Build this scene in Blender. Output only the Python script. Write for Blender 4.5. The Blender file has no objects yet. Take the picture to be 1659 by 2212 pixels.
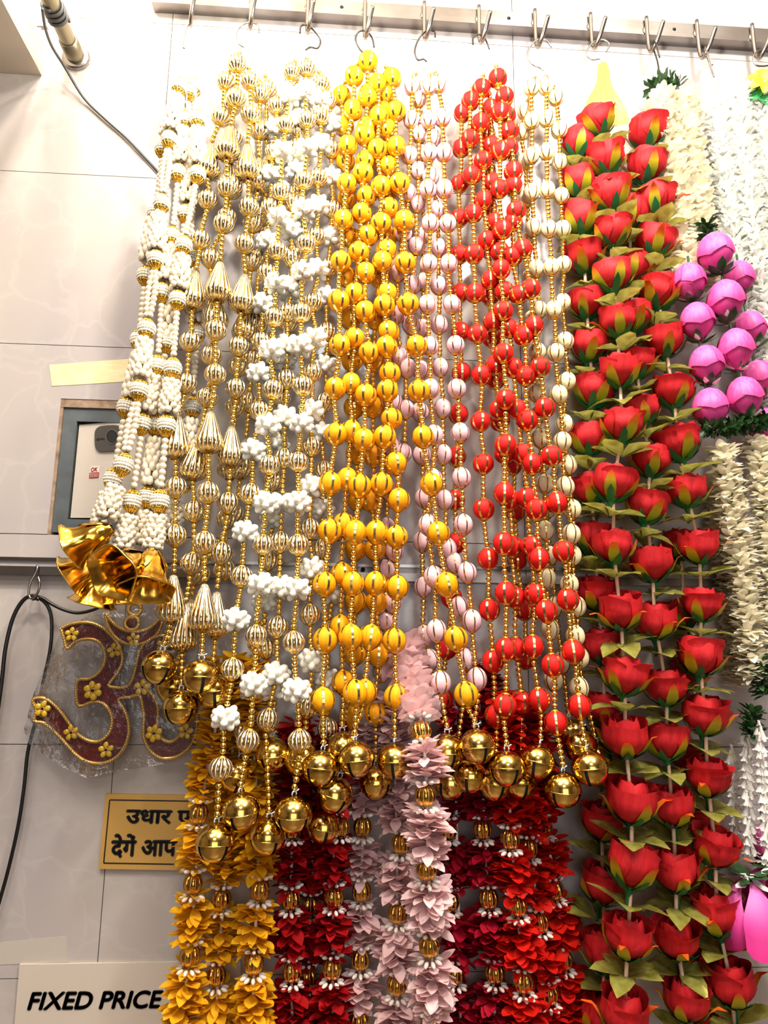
import bpy, bmesh, math, random
from mathutils import Vector, Matrix, noise

random.seed(7)
R = math.radians
SC = bpy.context.scene
COL = SC.collection

# ------------------------------------------------------------------ camera
F_PX, CX, CY, D, CAMZ = 1500.0, 829.5, 1106.0, 1.072, 1.45
PITCH, YAW, ROLL = R(10.5056), R(-3.4452), R(-0.7368)
ROT = Matrix.Rotation(YAW, 3, 'Z') @ Matrix.Rotation(PITCH, 3, 'X') @ Matrix.Rotation(ROLL, 3, 'Y')
CAM = Vector((0, -D, CAMZ))
right, fwd, up = ROT.col[0].copy(), ROT.col[1].copy(), ROT.col[2].copy()
cd = bpy.data.cameras.new('camera')
cd.sensor_fit = 'VERTICAL'; cd.sensor_height = 36.0; cd.lens = 36.0 * F_PX / 2212.0
cd.clip_start = 0.02; cd.clip_end = 50
cam = bpy.data.objects.new('camera', cd); COL.objects.link(cam)
cm = Matrix.Identity(4)
for r in range(3):
    cm[r][0], cm[r][1], cm[r][2], cm[r][3] = right[r], up[r], -fwd[r], CAM[r]
cam.matrix_world = cm
SC.camera = cam


def at(px, py, dep=0.0):
    """world point seen at a photo pixel, dep metres in front of the tiled wall (plane y = 0)"""
    d = ROT @ Vector(((px - CX) / F_PX, 1.0, -(py - CY) / F_PX))
    return CAM + d * ((D - dep) / d.y)


def pxm(p):
    """metres per photo pixel at a world point"""
    return (p - CAM).dot(fwd) / F_PX


def to_px(p):
    v = p - CAM; k = v.dot(fwd)
    return CX + F_PX * v.dot(right) / k, CY - F_PX * v.dot(up) / k


# ------------------------------------------------------------------ world, lights, exposure
SC.view_settings.view_transform = 'Standard'; SC.view_settings.look = 'None'
SC.view_settings.gamma = 1.0; SC.view_settings.use_curve_mapping = False
SC.view_settings.exposure = 0.44
cy = SC.cycles
cy.max_bounces = 5; cy.diffuse_bounces = 3; cy.glossy_bounces = 3; cy.transmission_bounces = 2; cy.transparent_max_bounces = 8
cy.caustics_reflective = False; cy.caustics_refractive = False
W = bpy.data.worlds.new('shop_ambient'); SC.world = W; W.use_nodes = True
W.node_tree.nodes['Background'].inputs[0].default_value = (0.75, 0.72, 0.68, 1)
W.node_tree.nodes['Background'].inputs[1].default_value = 0.05


def lamp(name, kind, loc, power, col, size=0.05, aim=None, **k):
    l = bpy.data.lights.new(name, kind); l.energy = power; l.color = col
    if kind == 'AREA':
        l.shape = 'RECTANGLE'; l.size = size; l.size_y = k.get('size_y', size)
    else:
        l.shadow_soft_size = size
    if kind == 'SPOT':
        l.spot_size = R(k.get('cone', 110)); l.spot_blend = k.get('blend', 0.8)
    o = bpy.data.objects.new(name, l); COL.objects.link(o); o.location = loc
    if aim is not None:
        o.rotation_euler = (Vector(aim) - Vector(loc)).to_track_quat('-Z', 'Y').to_euler()
    return o


WARM, NEUT, COOL = (1.0, 0.92, 0.79), (1.0, 0.96, 0.91), (0.96, 0.98, 1.0)
pA = at(166, 128) + Vector((0.012, -0.24, 0.26))
lamp('spot_lamp', 'POINT', pA, 8, WARM, 0.025)
lamp('spot_lamp', 'POINT', at(620, -200, 0.36), 6.5, WARM, 0.03)
lamp('spot_lamp', 'POINT', at(1330, -230, 0.42), 6.5, NEUT, 0.03)
lamp('ceiling_spot_lamp', 'POINT', (-0.22, -0.95, 2.95), 32, WARM, 0.05)
lamp('ceiling_spot_lamp', 'POINT', (0.60, -0.95, 2.95), 42, NEUT, 0.05)
lamp('ceiling_panel_lamp', 'AREA', (-0.75, -1.35, 3.05), 13, NEUT, 0.55, (-0.75, -1.35, 0))
lamp('ceiling_panel_lamp', 'AREA', (0.75, -1.35, 3.05), 17, NEUT, 0.55, (0.75, -1.35, 0))
lamp('ceiling_panel_lamp', 'AREA', (0.0, -2.6, 3.05), 16, COOL, 0.55, (0, -2.6, 0))

lamp('added_front_fill', 'AREA', (0.25, -3.38, 1.55), 15, COOL, 1.8, (0.25, 0, 1.55), size_y=1.5)  # added fill panel behind the camera, lifts the low garlands and reflects in bells

# ------------------------------------------------------------------ materials


def lin(c):
    return tuple(((v / 255 + 0.055) / 1.055) ** 2.4 if v > 10 else v / 255 / 12.92 for v in c) + (1,)


MATS = {}


def mat(name, rgb, rough=0.5, metal=0.0, spec=0.5, coat=0.0, bump=None, vary=None, ramp=None, sss=0.0, sheen=0.0, trans=0.0):
    """rgb in sRGB 0..255. bump=(scale xyz, strength). vary=(rgb2, scale xyz). ramp=list of (pos, rgb) along generated Z"""
    m = bpy.data.materials.new(name); m.use_nodes = True
    nt = m.node_tree; b = nt.nodes['Principled BSDF']
    b.inputs['Base Color'].default_value = lin(rgb)
    b.inputs['Roughness'].default_value = rough; b.inputs['Metallic'].default_value = metal
    b.inputs['Specular IOR Level'].default_value = spec
    b.inputs['Coat Weight'].default_value = coat; b.inputs['Coat Roughness'].default_value = 0.08
    if sheen:
        b.inputs['Sheen Weight'].default_value = sheen
    tc = nt.nodes.new('ShaderNodeTexCoord')

    def noisy(scale, detail=3):
        mp = nt.nodes.new('ShaderNodeMapping'); mp.inputs['Scale'].default_value = scale
        nt.links.new(tc.outputs['Object'], mp.inputs[0])
        n = nt.nodes.new('ShaderNodeTexNoise'); n.inputs['Scale'].default_value = 1; n.inputs['Detail'].default_value = detail
        nt.links.new(mp.outputs[0], n.inputs['Vector']); return n
    src = None
    if ramp:
        sp = nt.nodes.new('ShaderNodeSeparateXYZ'); nt.links.new(tc.outputs['Generated'], sp.inputs[0])
        cr = nt.nodes.new('ShaderNodeValToRGB')
        while len(cr.color_ramp.elements) < len(ramp):
            cr.color_ramp.elements.new(0.5)
        for e, (p, c) in zip(cr.color_ramp.elements, ramp):
            e.position = p; e.color = lin(c)
        nt.links.new(sp.outputs['Z'], cr.inputs[0]); src = cr.outputs[0]
    if vary:
        n = noisy(vary[1]); cr = nt.nodes.new('ShaderNodeValToRGB')
        cr.color_ramp.elements[0].position = 0.35; cr.color_ramp.elements[1].position = 0.68
        mx = nt.nodes.new('ShaderNodeMix'); mx.data_type = 'RGBA'
        nt.links.new(n.outputs['Fac'], cr.inputs[0]); nt.links.new(cr.outputs[0], mx.inputs[0])
        if src:
            nt.links.new(src, mx.inputs[6])
        else:
            mx.inputs[6].default_value = lin(rgb)
        mx.inputs[7].default_value = lin(vary[0]); src = mx.outputs[2]
    if src:
        nt.links.new(src, b.inputs['Base Color'])
    if bump:
        n = noisy(bump[0], 2); bp = nt.nodes.new('ShaderNodeBump')
        bp.inputs['Strength'].default_value = bump[1]; bp.inputs['Distance'].default_value = 0.001
        nt.links.new(n.outputs['Fac'], bp.inputs['Height']); nt.links.new(bp.outputs[0], b.inputs['Normal'])
    if trans:
        out = nt.nodes['Material Output']; tl = nt.nodes.new('ShaderNodeBsdfTranslucent')
        ms = nt.nodes.new('ShaderNodeMixShader'); ms.inputs[0].default_value = trans
        if src:
            nt.links.new(src, tl.inputs[0])
        else:
            tl.inputs[0].default_value = lin(rgb)
        nt.links.new(b.outputs[0], ms.inputs[1]); nt.links.new(tl.outputs[0], ms.inputs[2])
        nt.links.new(ms.outputs[0], out.inputs[0])
    MATS[name] = m
    return m


def thread(name, rgb, rgb2):
    return mat(name, rgb, 0.62, spec=0.25, bump=((420, 420, 30), 0.55), vary=(rgb2, (260, 260, 14)))


M_GOLD = mat('gold_bead', (250, 214, 116), 0.15, 1.0)
M_GOLD2 = mat('gold_filigree', (232, 186, 74), 0.26, 1.0, bump=((900, 900, 900), 0.6))
M_BELL = mat('bell_brass', (232, 198, 106), 0.14, 1.0, bump=((18, 18, 60), 0.10), vary=((212, 166, 76), (40, 40, 40)))
M_FOIL = mat('gold_foil', (236, 206, 138), 0.15, 1.0, bump=((500, 500, 60), 0.25))
M_LINE = mat('silver_piping', (250, 244, 232), 0.32, 0.15)
M_TAPE = mat('gold_tape', (232, 205, 140), 0.20, 1.0, bump=((120, 120, 160), 0.4))
M_TRUMPET = mat('orange_gold_foil', (244, 196, 84), 0.16, 1.0, bump=((60, 60, 60), 0.25))
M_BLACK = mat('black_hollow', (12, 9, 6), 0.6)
M_ORANGE = thread('orange_thread', (252, 176, 8), (246, 152, 2))
M_PINKT = thread('pink_thread', (240, 198, 200), (232, 184, 192))
M_REDT = thread('red_thread', (226, 30, 18), (204, 16, 16))
M_CREAM = thread('cream_thread', (246, 232, 190), (238, 216, 160))
M_WHITE = mat('white_thread', (246, 242, 236), 0.8)
M_PEARL = mat('pearl', (242, 226, 198), 0.16, 0.0, spec=0.7, coat=0.6)
M_BARREL = mat('seed_pearl_wrap', (244, 234, 214), 0.35, coat=0.2)
M_PFLOWER = mat('white_bead_flower', (255, 249, 232), 0.3, coat=0.15)
M_STEEL = mat('steel', (160, 154, 148), 0.24, 1.0, bump=((4, 60, 60), 0.1))
M_WIRE = mat('dark_wire', (70, 66, 64), 0.3, 1.0)
M_CABLE = mat('black_cable', (16, 15, 15), 0.35)
M_GREYC = mat('grey_cable', (74, 74, 74), 0.45)
M_SCREW = mat('black_screw', (24, 24, 26), 0.35, 0.6)


def petal_mat(name, rgb, rgb2, rough=0.6, trans=0.35):
    return mat(name, rgb, rough, spec=0.3, vary=(rgb2, (70, 70, 70)), trans=trans)


M_P_OR = petal_mat('orange_petal', (255, 200, 36), (255, 184, 20))
M_P_DR = petal_mat('dark_red_petal', (186, 14, 22), (162, 8, 18))
M_P_CR = petal_mat('crimson_petal', (190, 16, 48), (168, 10, 36))
M_P_RD = petal_mat('bright_red_petal', (222, 30, 14), (204, 20, 12))
M_P_PK = petal_mat('pink_petal', (255, 222, 219), (250, 206, 211))
M_P_CM = petal_mat('cream_petal', (255, 248, 228), (250, 240, 208))
M_P_WH = petal_mat('white_petal', (254, 254, 248), (248, 250, 240))
M_BUD = mat('white_bud', (244, 232, 218), 0.5)
M_ROSE = mat('red_cloth', (212, 40, 46), 0.62, spec=0.3, bump=((420, 420, 36), 0.45), vary=((186, 22, 30), (90, 90, 16)), trans=0.15)
M_SEPAL = mat('sepal_gradient', (150, 150, 20), 0.45, ramp=[(0.0, (60, 104, 30)), (0.35, (158, 158, 24)), (0.62, (190, 162, 26)), (0.92, (228, 92, 24))], trans=0.15)
M_CALYX = mat('dark_green_calyx', (22, 98, 58), 0.42)
M_LEAF = mat('foil_leaf', (186, 184, 92), 0.27, 0.35, bump=((50, 300, 50), 0.4), vary=((138, 132, 44), (60, 60, 60)), trans=0.3)
M_GREEN = mat('green_leaf', (48, 84, 40), 0.4, vary=((32, 62, 30), (90, 90, 90)))
M_LOTUS = mat('lotus_pink', (232, 86, 170), 0.5, ramp=[(0.0, (222, 36, 128)), (0.4, (230, 74, 152)), (1.0, (232, 116, 180))], vary=((214, 70, 150), (300, 300, 40)), bump=((160, 160, 20), 0.4), trans=0.12)
M_LOTUS2 = mat('lotus_hot_pink', (226, 60, 160), 0.5, ramp=[(0.0, (232, 120, 192)), (0.55, (228, 70, 160)), (1.0, (216, 30, 128))], bump=((160, 160, 20), 0.25), trans=0.12)
M_RIBBON = mat('yellow_ribbon', (252, 214, 84), 0.35, trans=0.3)
M_BROWNT = mat('wrapped_stem', (226, 186, 160), 0.7, bump=((20, 20, 900), 0.6))

# ------------------------------------------------------------------ mesh helpers


class MB:
    def __init__(s):
        s.v, s.f, s.m = [], [], []

    def add(s, vs, fs, mi=0, M=None):
        b = len(s.v)
        s.v += [(M @ Vector(v)) if M else Vector(v) for v in vs]
        s.f += [tuple(i + b for i in f) for f in fs]; s.m += [mi] * len(fs) if not isinstance(mi, list) else mi
        return s

    def box(s, a, b, mi=0):
        (x0, y0, z0), (x1, y1, z1) = a, b
        vs = [(x0, y0, z0), (x1, y0, z0), (x1, y1, z0), (x0, y1, z0), (x0, y0, z1), (x1, y0, z1), (x1, y1, z1), (x0, y1, z1)]
        return s.add(vs, [(0, 3, 2, 1), (4, 5, 6, 7), (0, 1, 5, 4), (1, 2, 6, 5), (2, 3, 7, 6), (3, 0, 4, 7)], mi)

    def lathe(s, prof, seg=16, mi=0, M=None, rad=None):
        vs, fs = [], []
        n = len(prof)
        for j in range(seg):
            a = 2 * math.pi * j / seg; k = rad(j) if rad else 1.0
            for r, z in prof:
                vs.append((r * k * math.cos(a), r * k * math.sin(a), z))
        for j in range(seg):
            j2 = (j + 1) % seg
            for i in range(n - 1):
                fs.append((j * n + i, j2 * n + i, j2 * n + i + 1, j * n + i + 1))
        return s.add(vs, fs, mi, M)

    def tube(s, pts, rad, seg=8, mi=0, cap=True):
        pts = [Vector(p) for p in pts]; n = len(pts); vs, fs = [], []
        t = (pts[1] - pts[0]).normalized()
        nrm = t.orthogonal().normalized()
        for i, p in enumerate(pts):
            t = (pts[min(i + 1, n - 1)] - pts[max(i - 1, 0)]).normalized()
            nrm = (nrm - t * nrm.dot(t)).normalized(); bi = t.cross(nrm)
            rr = rad[i] if isinstance(rad, (list, tuple)) else rad
            for k in range(seg):
                a = 2 * math.pi * k / seg
                vs.append(p + nrm * (rr * math.cos(a)) + bi * (rr * math.sin(a)))
        for i in range(n - 1):
            for k in range(seg):
                k2 = (k + 1) % seg
                fs.append((i * seg + k, i * seg + k2, (i + 1) * seg + k2, (i + 1) * seg + k))
        if cap:
            fs += [tuple(range(seg))[::-1], tuple(range((n - 1) * seg, n * seg))]
        return s.add(vs, fs, mi)

    def ball(s, c, r, seg=10, rings=7, mi=0, sc=(1, 1, 1), M=None):
        prof = [(max(1e-5, r * math.sin(math.pi * i / rings)), -r * math.cos(math.pi * i / rings)) for i in range(rings + 1)]
        T = Matrix.Translation(c) @ (M or Matrix.Identity(4)) @ Matrix.Diagonal((*sc, 1))
        return s.lathe(prof, seg, mi, T)

    def mesh(s, name, mats, smooth=True):
        me = bpy.data.meshes.new(name)
        me.from_pydata([tuple(v) for v in s.v], [], s.f)
        for m in (mats if isinstance(mats, (list, tuple)) else [mats]):
            me.materials.append(m)
        me.polygons.foreach_set('material_index', s.m)
        me.polygons.foreach_set('use_smooth', [smooth] * len(s.f))
        me.update()
        return me


def smooth_path(pts, n=6):
    """Catmull-Rom through points"""
    pts = [Vector(p) for p in pts]; out = []
    for i in range(len(pts) - 1):
        p0, p1, p2, p3 = pts[max(i - 1, 0)], pts[i], pts[i + 1], pts[min(i + 2, len(pts) - 1)]
        for k in range(n):
            t = k / n
            out.append(0.5 * ((2 * p1) + (p2 - p0) * t + (2 * p0 - 5 * p1 + 4 * p2 - p3) * t * t + (3 * p1 - p0 - 3 * p2 + p3) * t ** 3))
    out.append(pts[-1]); return out


def link(name, data, parent=None, M=None):
    o = bpy.data.objects.new(name, data); COL.objects.link(o)
    if parent is not None:
        o.parent = parent
    if M is not None:
        o.matrix_basis = M
    return o


def thing(name, label, cat, loc, group=None):
    o = link(name, None, None, Matrix.Translation(loc)); o.empty_display_size = 0.01
    o['label'] = label; o['category'] = cat
    if group:
        o['group'] = group
    return o


def tag(o, label, cat, group=None):
    o['label'] = label; o['category'] = cat
    if group:
        o['group'] = group
    return o


def flat_top(name, me, label, cat, origin, group=None):
    """one-mesh thing whose geometry was made in world space"""
    me.transform(Matrix.Translation(-Vector(origin)))
    return tag(link(name, me, None, Matrix.Translation(origin)), label, cat, group)


def part(name, mb, mats, parent, smooth=True):
    """part made in world space under a thing that is only translated"""
    me = mb.mesh(name, mats, smooth) if isinstance(mb, MB) else mb
    w = parent
    off = Vector((0, 0, 0))
    while w is not None:
        off += w.location; w = w.parent
    me.transform(Matrix.Translation(-off))
    return link(name, me, parent)


def axis_matrix(p, z, spin=0.0, scale=1.0, xdir=None):
    z = z.normalized()
    x = (xdir if xdir is not None else Vector((1, 0, 0)))
    x = (x - z * x.dot(z))
    x = x.normalized() if x.length > 1e-4 else z.orthogonal().normalized()
    y = z.cross(x)
    m = Matrix((( x.x, y.x, z.x), (x.y, y.y, z.y), (x.z, y.z, z.z))).to_4x4()
    s = scale if isinstance(scale, (tuple, list)) else (scale,) * 3
    return Matrix.Translation(p) @ m @ Matrix.Rotation(spin, 4, 'Z') @ Matrix.Diagonal((*s, 1))


# ---- lettering helpers (default font, one mesh per character so overlaps stay filled)
def text_width(s):
    c = bpy.data.curves.new('t', 'FONT'); c.body = s; c.size = 1
    o = bpy.data.objects.new('t', c); COL.objects.link(o); dg = bpy.context.evaluated_depsgraph_get()
    me = bpy.data.meshes.new_from_object(o.evaluated_get(dg)); w = max([v.co.x for v in me.vertices] + [0]); bpy.data.objects.remove(o); bpy.data.meshes.remove(me); return w


def text_mesh(s, bold=0.0, shear=0.0, ext=0.01):
    bar = text_width('.'); mb = MB()
    for i, ch in enumerate(s):
        if ch == ' ':
            continue
        x = (text_width(s[:i] + '.') - bar) if i else 0.0
        c = bpy.data.curves.new('t', 'FONT'); c.body = ch; c.size = 1; c.extrude = ext; c.shear = shear; c.resolution_u = 4
        o = bpy.data.objects.new('t', c); COL.objects.link(o); dg = bpy.context.evaluated_depsgraph_get()
        me = bpy.data.meshes.new_from_object(o.evaluated_get(dg))
        for dx, dy in ((-bold, 0), (bold, 0), (0, bold), (0, -bold)):
            mb.add([v.co + Vector((x + dx, dy, 0)) for v in me.vertices], [tuple(p.vertices) for p in me.polygons])
        bpy.data.objects.remove(o); bpy.data.meshes.remove(me)
    return mb


TEXTS = {k: text_mesh(*k) for k in (('OK', 0.03), ('TESTED', 0.02), ('उधार ए', 0.04, 0.06), ('देगें आप', 0.04, 0.06), ('FIXED PRICE', 0.034, 0.22))}


# ------------------------------------------------------------------ the room
TILE_W, TILE_H = 0.61, 0.305
TX0, TZ0 = at(372.4, 52).x, at(372.4, 52).z
M_TILE = mat('marble_tile', (192, 182, 172), 0.16, spec=0.5, vary=((170, 161, 162), (4, 4, 2.2)), coat=0.25)
nt = M_TILE.node_tree
# faint veins over the tile clouds
_b = nt.nodes['Principled BSDF']; _src = _b.inputs['Base Color'].links[0].from_socket
_v = nt.nodes.new('ShaderNodeTexVoronoi'); _v.feature = 'DISTANCE_TO_EDGE'; _v.inputs['Scale'].default_value = 9
_n = nt.nodes.new('ShaderNodeTexNoise'); _n.inputs['Scale'].default_value = 6; _n.inputs['Detail'].default_value = 5
_tc = [n for n in nt.nodes if n.type == 'TEX_COORD'][0]
_a = nt.nodes.new('ShaderNodeVectorMath'); _a.operation = 'ADD'
_geo = nt.nodes.new('ShaderNodeNewGeometry')
nt.links.new(_geo.outputs['Position'], _n.inputs['Vector'])
for lk in list(nt.links):
    if lk.to_node.type == 'MAPPING':
        nt.links.new(_geo.outputs['Position'], lk.to_socket)
_sc = nt.nodes.new('ShaderNodeVectorMath'); _sc.operation = 'SCALE'; _sc.inputs['Scale'].default_value = 0.25
nt.links.new(_n.outputs['Color'], _sc.inputs[0])
nt.links.new(_geo.outputs['Position'], _a.inputs[0]); nt.links.new(_sc.outputs[0], _a.inputs[1]); nt.links.new(_a.outputs[0], _v.inputs['Vector'])
_r = nt.nodes.new('ShaderNodeValToRGB'); _r.color_ramp.elements[0].color = (0.13, 0.13, 0.13, 1); _r.color_ramp.elements[1].color = (0, 0, 0, 1)
_r.color_ramp.elements[1].position = 0.05
_mx = nt.nodes.new('ShaderNodeMix'); _mx.data_type = 'RGBA'
nt.links.new(_v.outputs['Distance'], _r.inputs[0]); nt.links.new(_r.outputs[0], _mx.inputs[0]); nt.links.new(_src, _mx.inputs[6])
_mx.inputs[7].default_value = lin((216, 208, 198)); nt.links.new(_mx.outputs[2], _b.inputs['Base Color'])
M_GROUT = mat('grout', (126, 114, 100), 0.9)
M_PLASTER = mat('painted_plaster', (206, 196, 180), 0.7)
M_FLOOR = mat('floor_tile', (120, 102, 86), 0.3)
M_SHOP = mat('shop_wall', (132, 112, 94), 0.6, vary=((54, 42, 34), (1.6, 1.6, 2.2)))

X0, X1, YB, ZT = -2.2, 2.6, -3.4, 3.15


def struct(name, mb, m, smooth=False):
    o = link(name, mb.mesh(name, m, smooth)); o['kind'] = 'structure'; return o


struct('floor', MB().box((X0, YB, -0.05), (X1, 0.02, 0)), M_FLOOR)
struct('ceiling', MB().box((X0, YB, ZT), (X1, 0.02, ZT + 0.05)), M_PLASTER)
struct('wall_left', MB().box((X0 - 0.05, YB, 0), (X0, 0.02, ZT)), M_SHOP)
struct('wall_right', MB().box((X1, YB, 0), (X1 + 0.05, 0.02, ZT)), M_SHOP)
struct('wall_front', MB().box((X0, YB - 0.05, 0), (X1, YB, ZT)), M_SHOP)

# opening for the meter box (metres)
bx0, bx1 = at(131, 870).x, at(352, 1000).x
bz1, bz0 = at(140, 861).z, TZ0 - 3 * TILE_H
wall = struct('wall_back', MB().box((X0, 0.012, 0), (bx0, 0.06, ZT)).box((bx1, 0.012, 0), (X1, 0.06, ZT))
              .box((bx0, 0.012, bz1), (bx1, 0.06, ZT)).box((bx0, 0.012, 0), (bx1, 0.06, bz0))
              .box((bx0, 0.06, bz0), (bx1, 0.065, bz1)), M_GROUT)
G = 0.0006
for i in range(-3, 4):
    for j in range(-6, 8):
        x0, x1 = TX0 + i * TILE_W + G, TX0 + (i + 1) * TILE_W - G
        z1, z0 = TZ0 - j * TILE_H - G, TZ0 - (j + 1) * TILE_H + G
        x0, x1, z0, z1 = max(x0, X0), min(x1, X1), max(z0, 0), min(z1, ZT)
        if x1 <= x0 or z1 <= z0:
            continue
        mb = MB()
        if j == 2 and i == -1:      # tile notched around the meter box
            xs = min(bx1, x1)
            poly = [(x0, z0), (bx0, z0), (bx0, bz1), (x1, bz1), (x1, z1), (x0, z1)]
            n = len(poly)
            mb.add([(x, 0, z) for x, z in poly] + [(x, 0.012, z) for x, z in poly],
                   [tuple(range(n))] + [(k, k + n, (k + 1) % n + n, (k + 1) % n) for k in range(n)])
        elif j == 2 and i == 0 and bx1 > x0:
            poly = [(bx1, z0), (x1, z0), (x1, z1), (x0, z1), (x0, bz1), (bx1, bz1)]
            n = len(poly)
            mb.add([(x, 0, z) for x, z in poly] + [(x, 0.012, z) for x, z in poly],
                   [tuple(range(n))] + [(k, k + n, (k + 1) % n + n, (k + 1) % n) for k in range(n)])
        else:
            mb.box((x0, 0, z0), (x1, 0.0118, z1))
        me = mb.mesh('tile', M_TILE, False); link('tile', me, wall)

# soffit box in the upper left corner
sx, sz = at(90, 163).x, at(88, 163).z
so = struct('trim_1', MB().box((X0 + 0.001, -0.55, sz), (sx, -0.0005, ZT - 0.001)), M_PLASTER)

# ------------------------------------------------------------------ shared small meshes
B_R = 0.0041


def sphere_mesh(name, r, m, seg=14, rings=9, sc=(1, 1, 1)):
    return MB().ball((0, 0, 0), r, seg, rings, 0, sc).mesh(name, m)


ME_BEAD = sphere_mesh('gold_bead', B_R, M_GOLD, 12, 8)
ME_PEARL = sphere_mesh('pearl', 0.0049, M_PEARL, 12, 8)


def striped_mesh(name, prof, lobes, mats, line=0.23, proud=1.035):
    """foil lobes between raised piping lines; prof is (r, z) on a unit body"""
    vs, fs, mi = [], [], []; n = len(prof); ang, kk = [], []
    for l in range(lobes):
        a0 = 2 * math.pi * l / lobes; da = 2 * math.pi / lobes
        for t, k in ((0, proud), (line, proud), (line + 0.02, 1.0), (0.5 + line / 2, 1.015), (0.98, 1.0)):
            ang.append(a0 + da * t); kk.append(k)
    m = len(ang)
    for a, k in zip(ang, kk):
        for r, z in prof:
            vs.append((r * k * math.cos(a), r * k * math.sin(a), z))
    for j in range(m):
        j2 = (j + 1) % m
        for i in range(n - 1):
            fs.append((j * n + i, j2 * n + i, j2 * n + i + 1, j * n + i + 1))
            mi.append(1 if j % 5 == 0 else 0)
    b = MB(); b.add(vs, fs, mi)
    return b.mesh(name, mats)


def oval(r, h, n=11, pw=1.0):
    return [(max(r * math.sin(math.pi * i / n) ** pw, 1e-4), -h * math.cos(math.pi * i / n)) for i in range(n + 1)]


M_DLINE = mat('pale_gold_piping', (214, 190, 140), 0.35, 0.7)
ME_STRIPE = striped_mesh('striped_ball', oval(0.0155, 0.0150), 15, [M_FOIL, M_LINE])
ME_EGG = striped_mesh('gold_egg', oval(0.0125, 0.0140), 12, [mat('deep_gold_foil', (214, 158, 62), 0.16, 1.0), M_DLINE], 0.14)
tear = [(r * 1.1, z) for r, z in [(0.0022, 0.031), (0.0045, 0.029), (0.0072, 0.021), (0.0105, 0.010), (0.0140, -0.002), (0.0172, -0.013), (0.0180, -0.020), (0.0165, -0.026), (0.0115, -0.0305), (0.005, -0.032), (0.002, -0.0315)]]
ME_TEAR = striped_mesh('teardrop', [(r, z) for r, z in tear][::-1], 20, [M_FOIL, M_LINE], 0.16, 1.018)
BALLR = 0.0155


def thread_ball(name, m, h=1.04):
    return sphere_mesh(name, BALLR, m, 20, 14, (1, 1, h))


ME_BALL = {'orange': thread_ball('thread_ball', M_ORANGE), 'pink': thread_ball('thread_ball', M_PINKT, 1.12),
           'red': thread_ball('thread_ball', M_REDT, 1.03), 'cream': thread_ball('thread_ball', M_CREAM, 1.12)}


def tape_mesh(h, m=M_TAPE, k=6, w=0.0030):
    b = MB()
    for t in range(k):
        a = 2 * math.pi * t / k; vs, fs = [], []
        for i in range(13):
            th = math.pi * (0.06 + 0.88 * i / 12); r = BALLR * 1.014 * math.sin(th); z = -BALLR * 1.014 * h * math.cos(th)
            dw = min(w, r * 0.5) / max(r, 1e-5)
            for s in (-0.5, 0.5):
                vs.append((r * math.cos(a + s * dw), r * math.sin(a + s * dw), z))
        for i in range(12):
            fs.append((2 * i, 2 * i + 1, 2 * i + 3, 2 * i + 2))
        b.add(vs, fs)
    return b.mesh('gold_tape', m)


M_TAPE2 = mat('dull_gold_tape', (196, 158, 84), 0.25, 1.0)
ME_TAPE = {'orange': tape_mesh(1.04), 'pink': tape_mesh(1.12, M_TAPE2, 6, 0.0021), 'red': tape_mesh(1.03), 'cream': tape_mesh(1.12, M_TAPE2, 6, 0.0021)}


def cap_mesh(r=0.0068, h=0.0042, k=8):
    """scalloped filigree cup, opening towards +z"""
    b = MB(); seg = k * 2; vs, fs = [], []
    for j in range(seg):
        a = 2 * math.pi * j / seg; sc = 1.0 if j % 2 == 0 else 0.78
        for r_, z_ in ((0.3, -h * 0.55), (0.62, -h * 0.35), (0.9 * sc + 0.04, 0.0), (1.08 * sc, h * 0.35)):
            vs.append((r * r_ * math.cos(a), r * r_ * math.sin(a), z_))
    for j in range(seg):
        j2 = (j + 1) % seg
        for i in range(3):
            fs.append((j * 4 + i, j2 * 4 + i, j2 * 4 + i + 1, j * 4 + i + 1))
    return b.add(vs, fs).mesh('bead_cap', M_GOLD2)


ME_CAP = cap_mesh()

# white flower bead: a knot of pearl drops
fb = MB(); rr = random.Random(3)
fb.ball((0, 0, 0), 0.0095, 10, 7)
gold_a = math.pi * (3 - math.sqrt(5))
for k in range(22):
    z = 1 - 2 * (k + 0.5) / 22; r = math.sqrt(1 - z * z); a = gold_a * k
    dv = Vector((r * math.cos(a), r * math.sin(a), z * 0.8)).normalized()
    if abs(dv.z) > 0.86:
        continue
    q = dv.to_track_quat('Z', 'Y').to_matrix().to_4x4()
    fb.ball(dv * 0.0128, 0.0076, 9, 7, 0, (0.80, 0.80, 1.08), q)
ME_WFLOWER = fb.mesh('bead_flower', M_PFLOWER)


def bell_mesh(r):
    b = MB(); n = 10
    prof = [(max(1e-4, r * math.cos(math.pi / 2 * i / n)), r * 0.95 * math.sin(math.pi / 2 * i / n)) for i in range(n + 1)]
    b.lathe(prof, 32)
    w = r * 0.085
    for q in range(4):
        vs, fs = [], []; m = 9
        rows = [i for i in range(0, 13)]
        for i in rows:
            ph = math.pi / 2 * min(i / 12.0, 1.0) * 0.93
            rho = r * math.cos(ph); z = -r * 0.95 * math.sin(ph)
            a0 = math.asin(min(0.7, w / max(rho, 1e-6))); flat = 1 - 0.03 * math.sin(math.pi * i / 12)
            for k in range(m):
                a = a0 + (math.pi / 2 - 2 * a0) * k / (m - 1) + q * math.pi / 2
                vs.append((rho * flat * math.cos(a), rho * flat * math.sin(a), z))
        for i in range(len(rows) - 1):
            for k in range(m - 1):
                fs.append((i * m + k, (i + 1) * m + k, (i + 1) * m + k + 1, i * m + k + 1))
        b.add(vs, fs)
    # seam lip
    b.lathe([(r, 0.0006), (r * 1.018, 0.0003), (r * 1.018, -0.0005), (r * 0.985, -0.0009)], 32)
    return b.mesh('bell', M_BELL)


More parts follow.
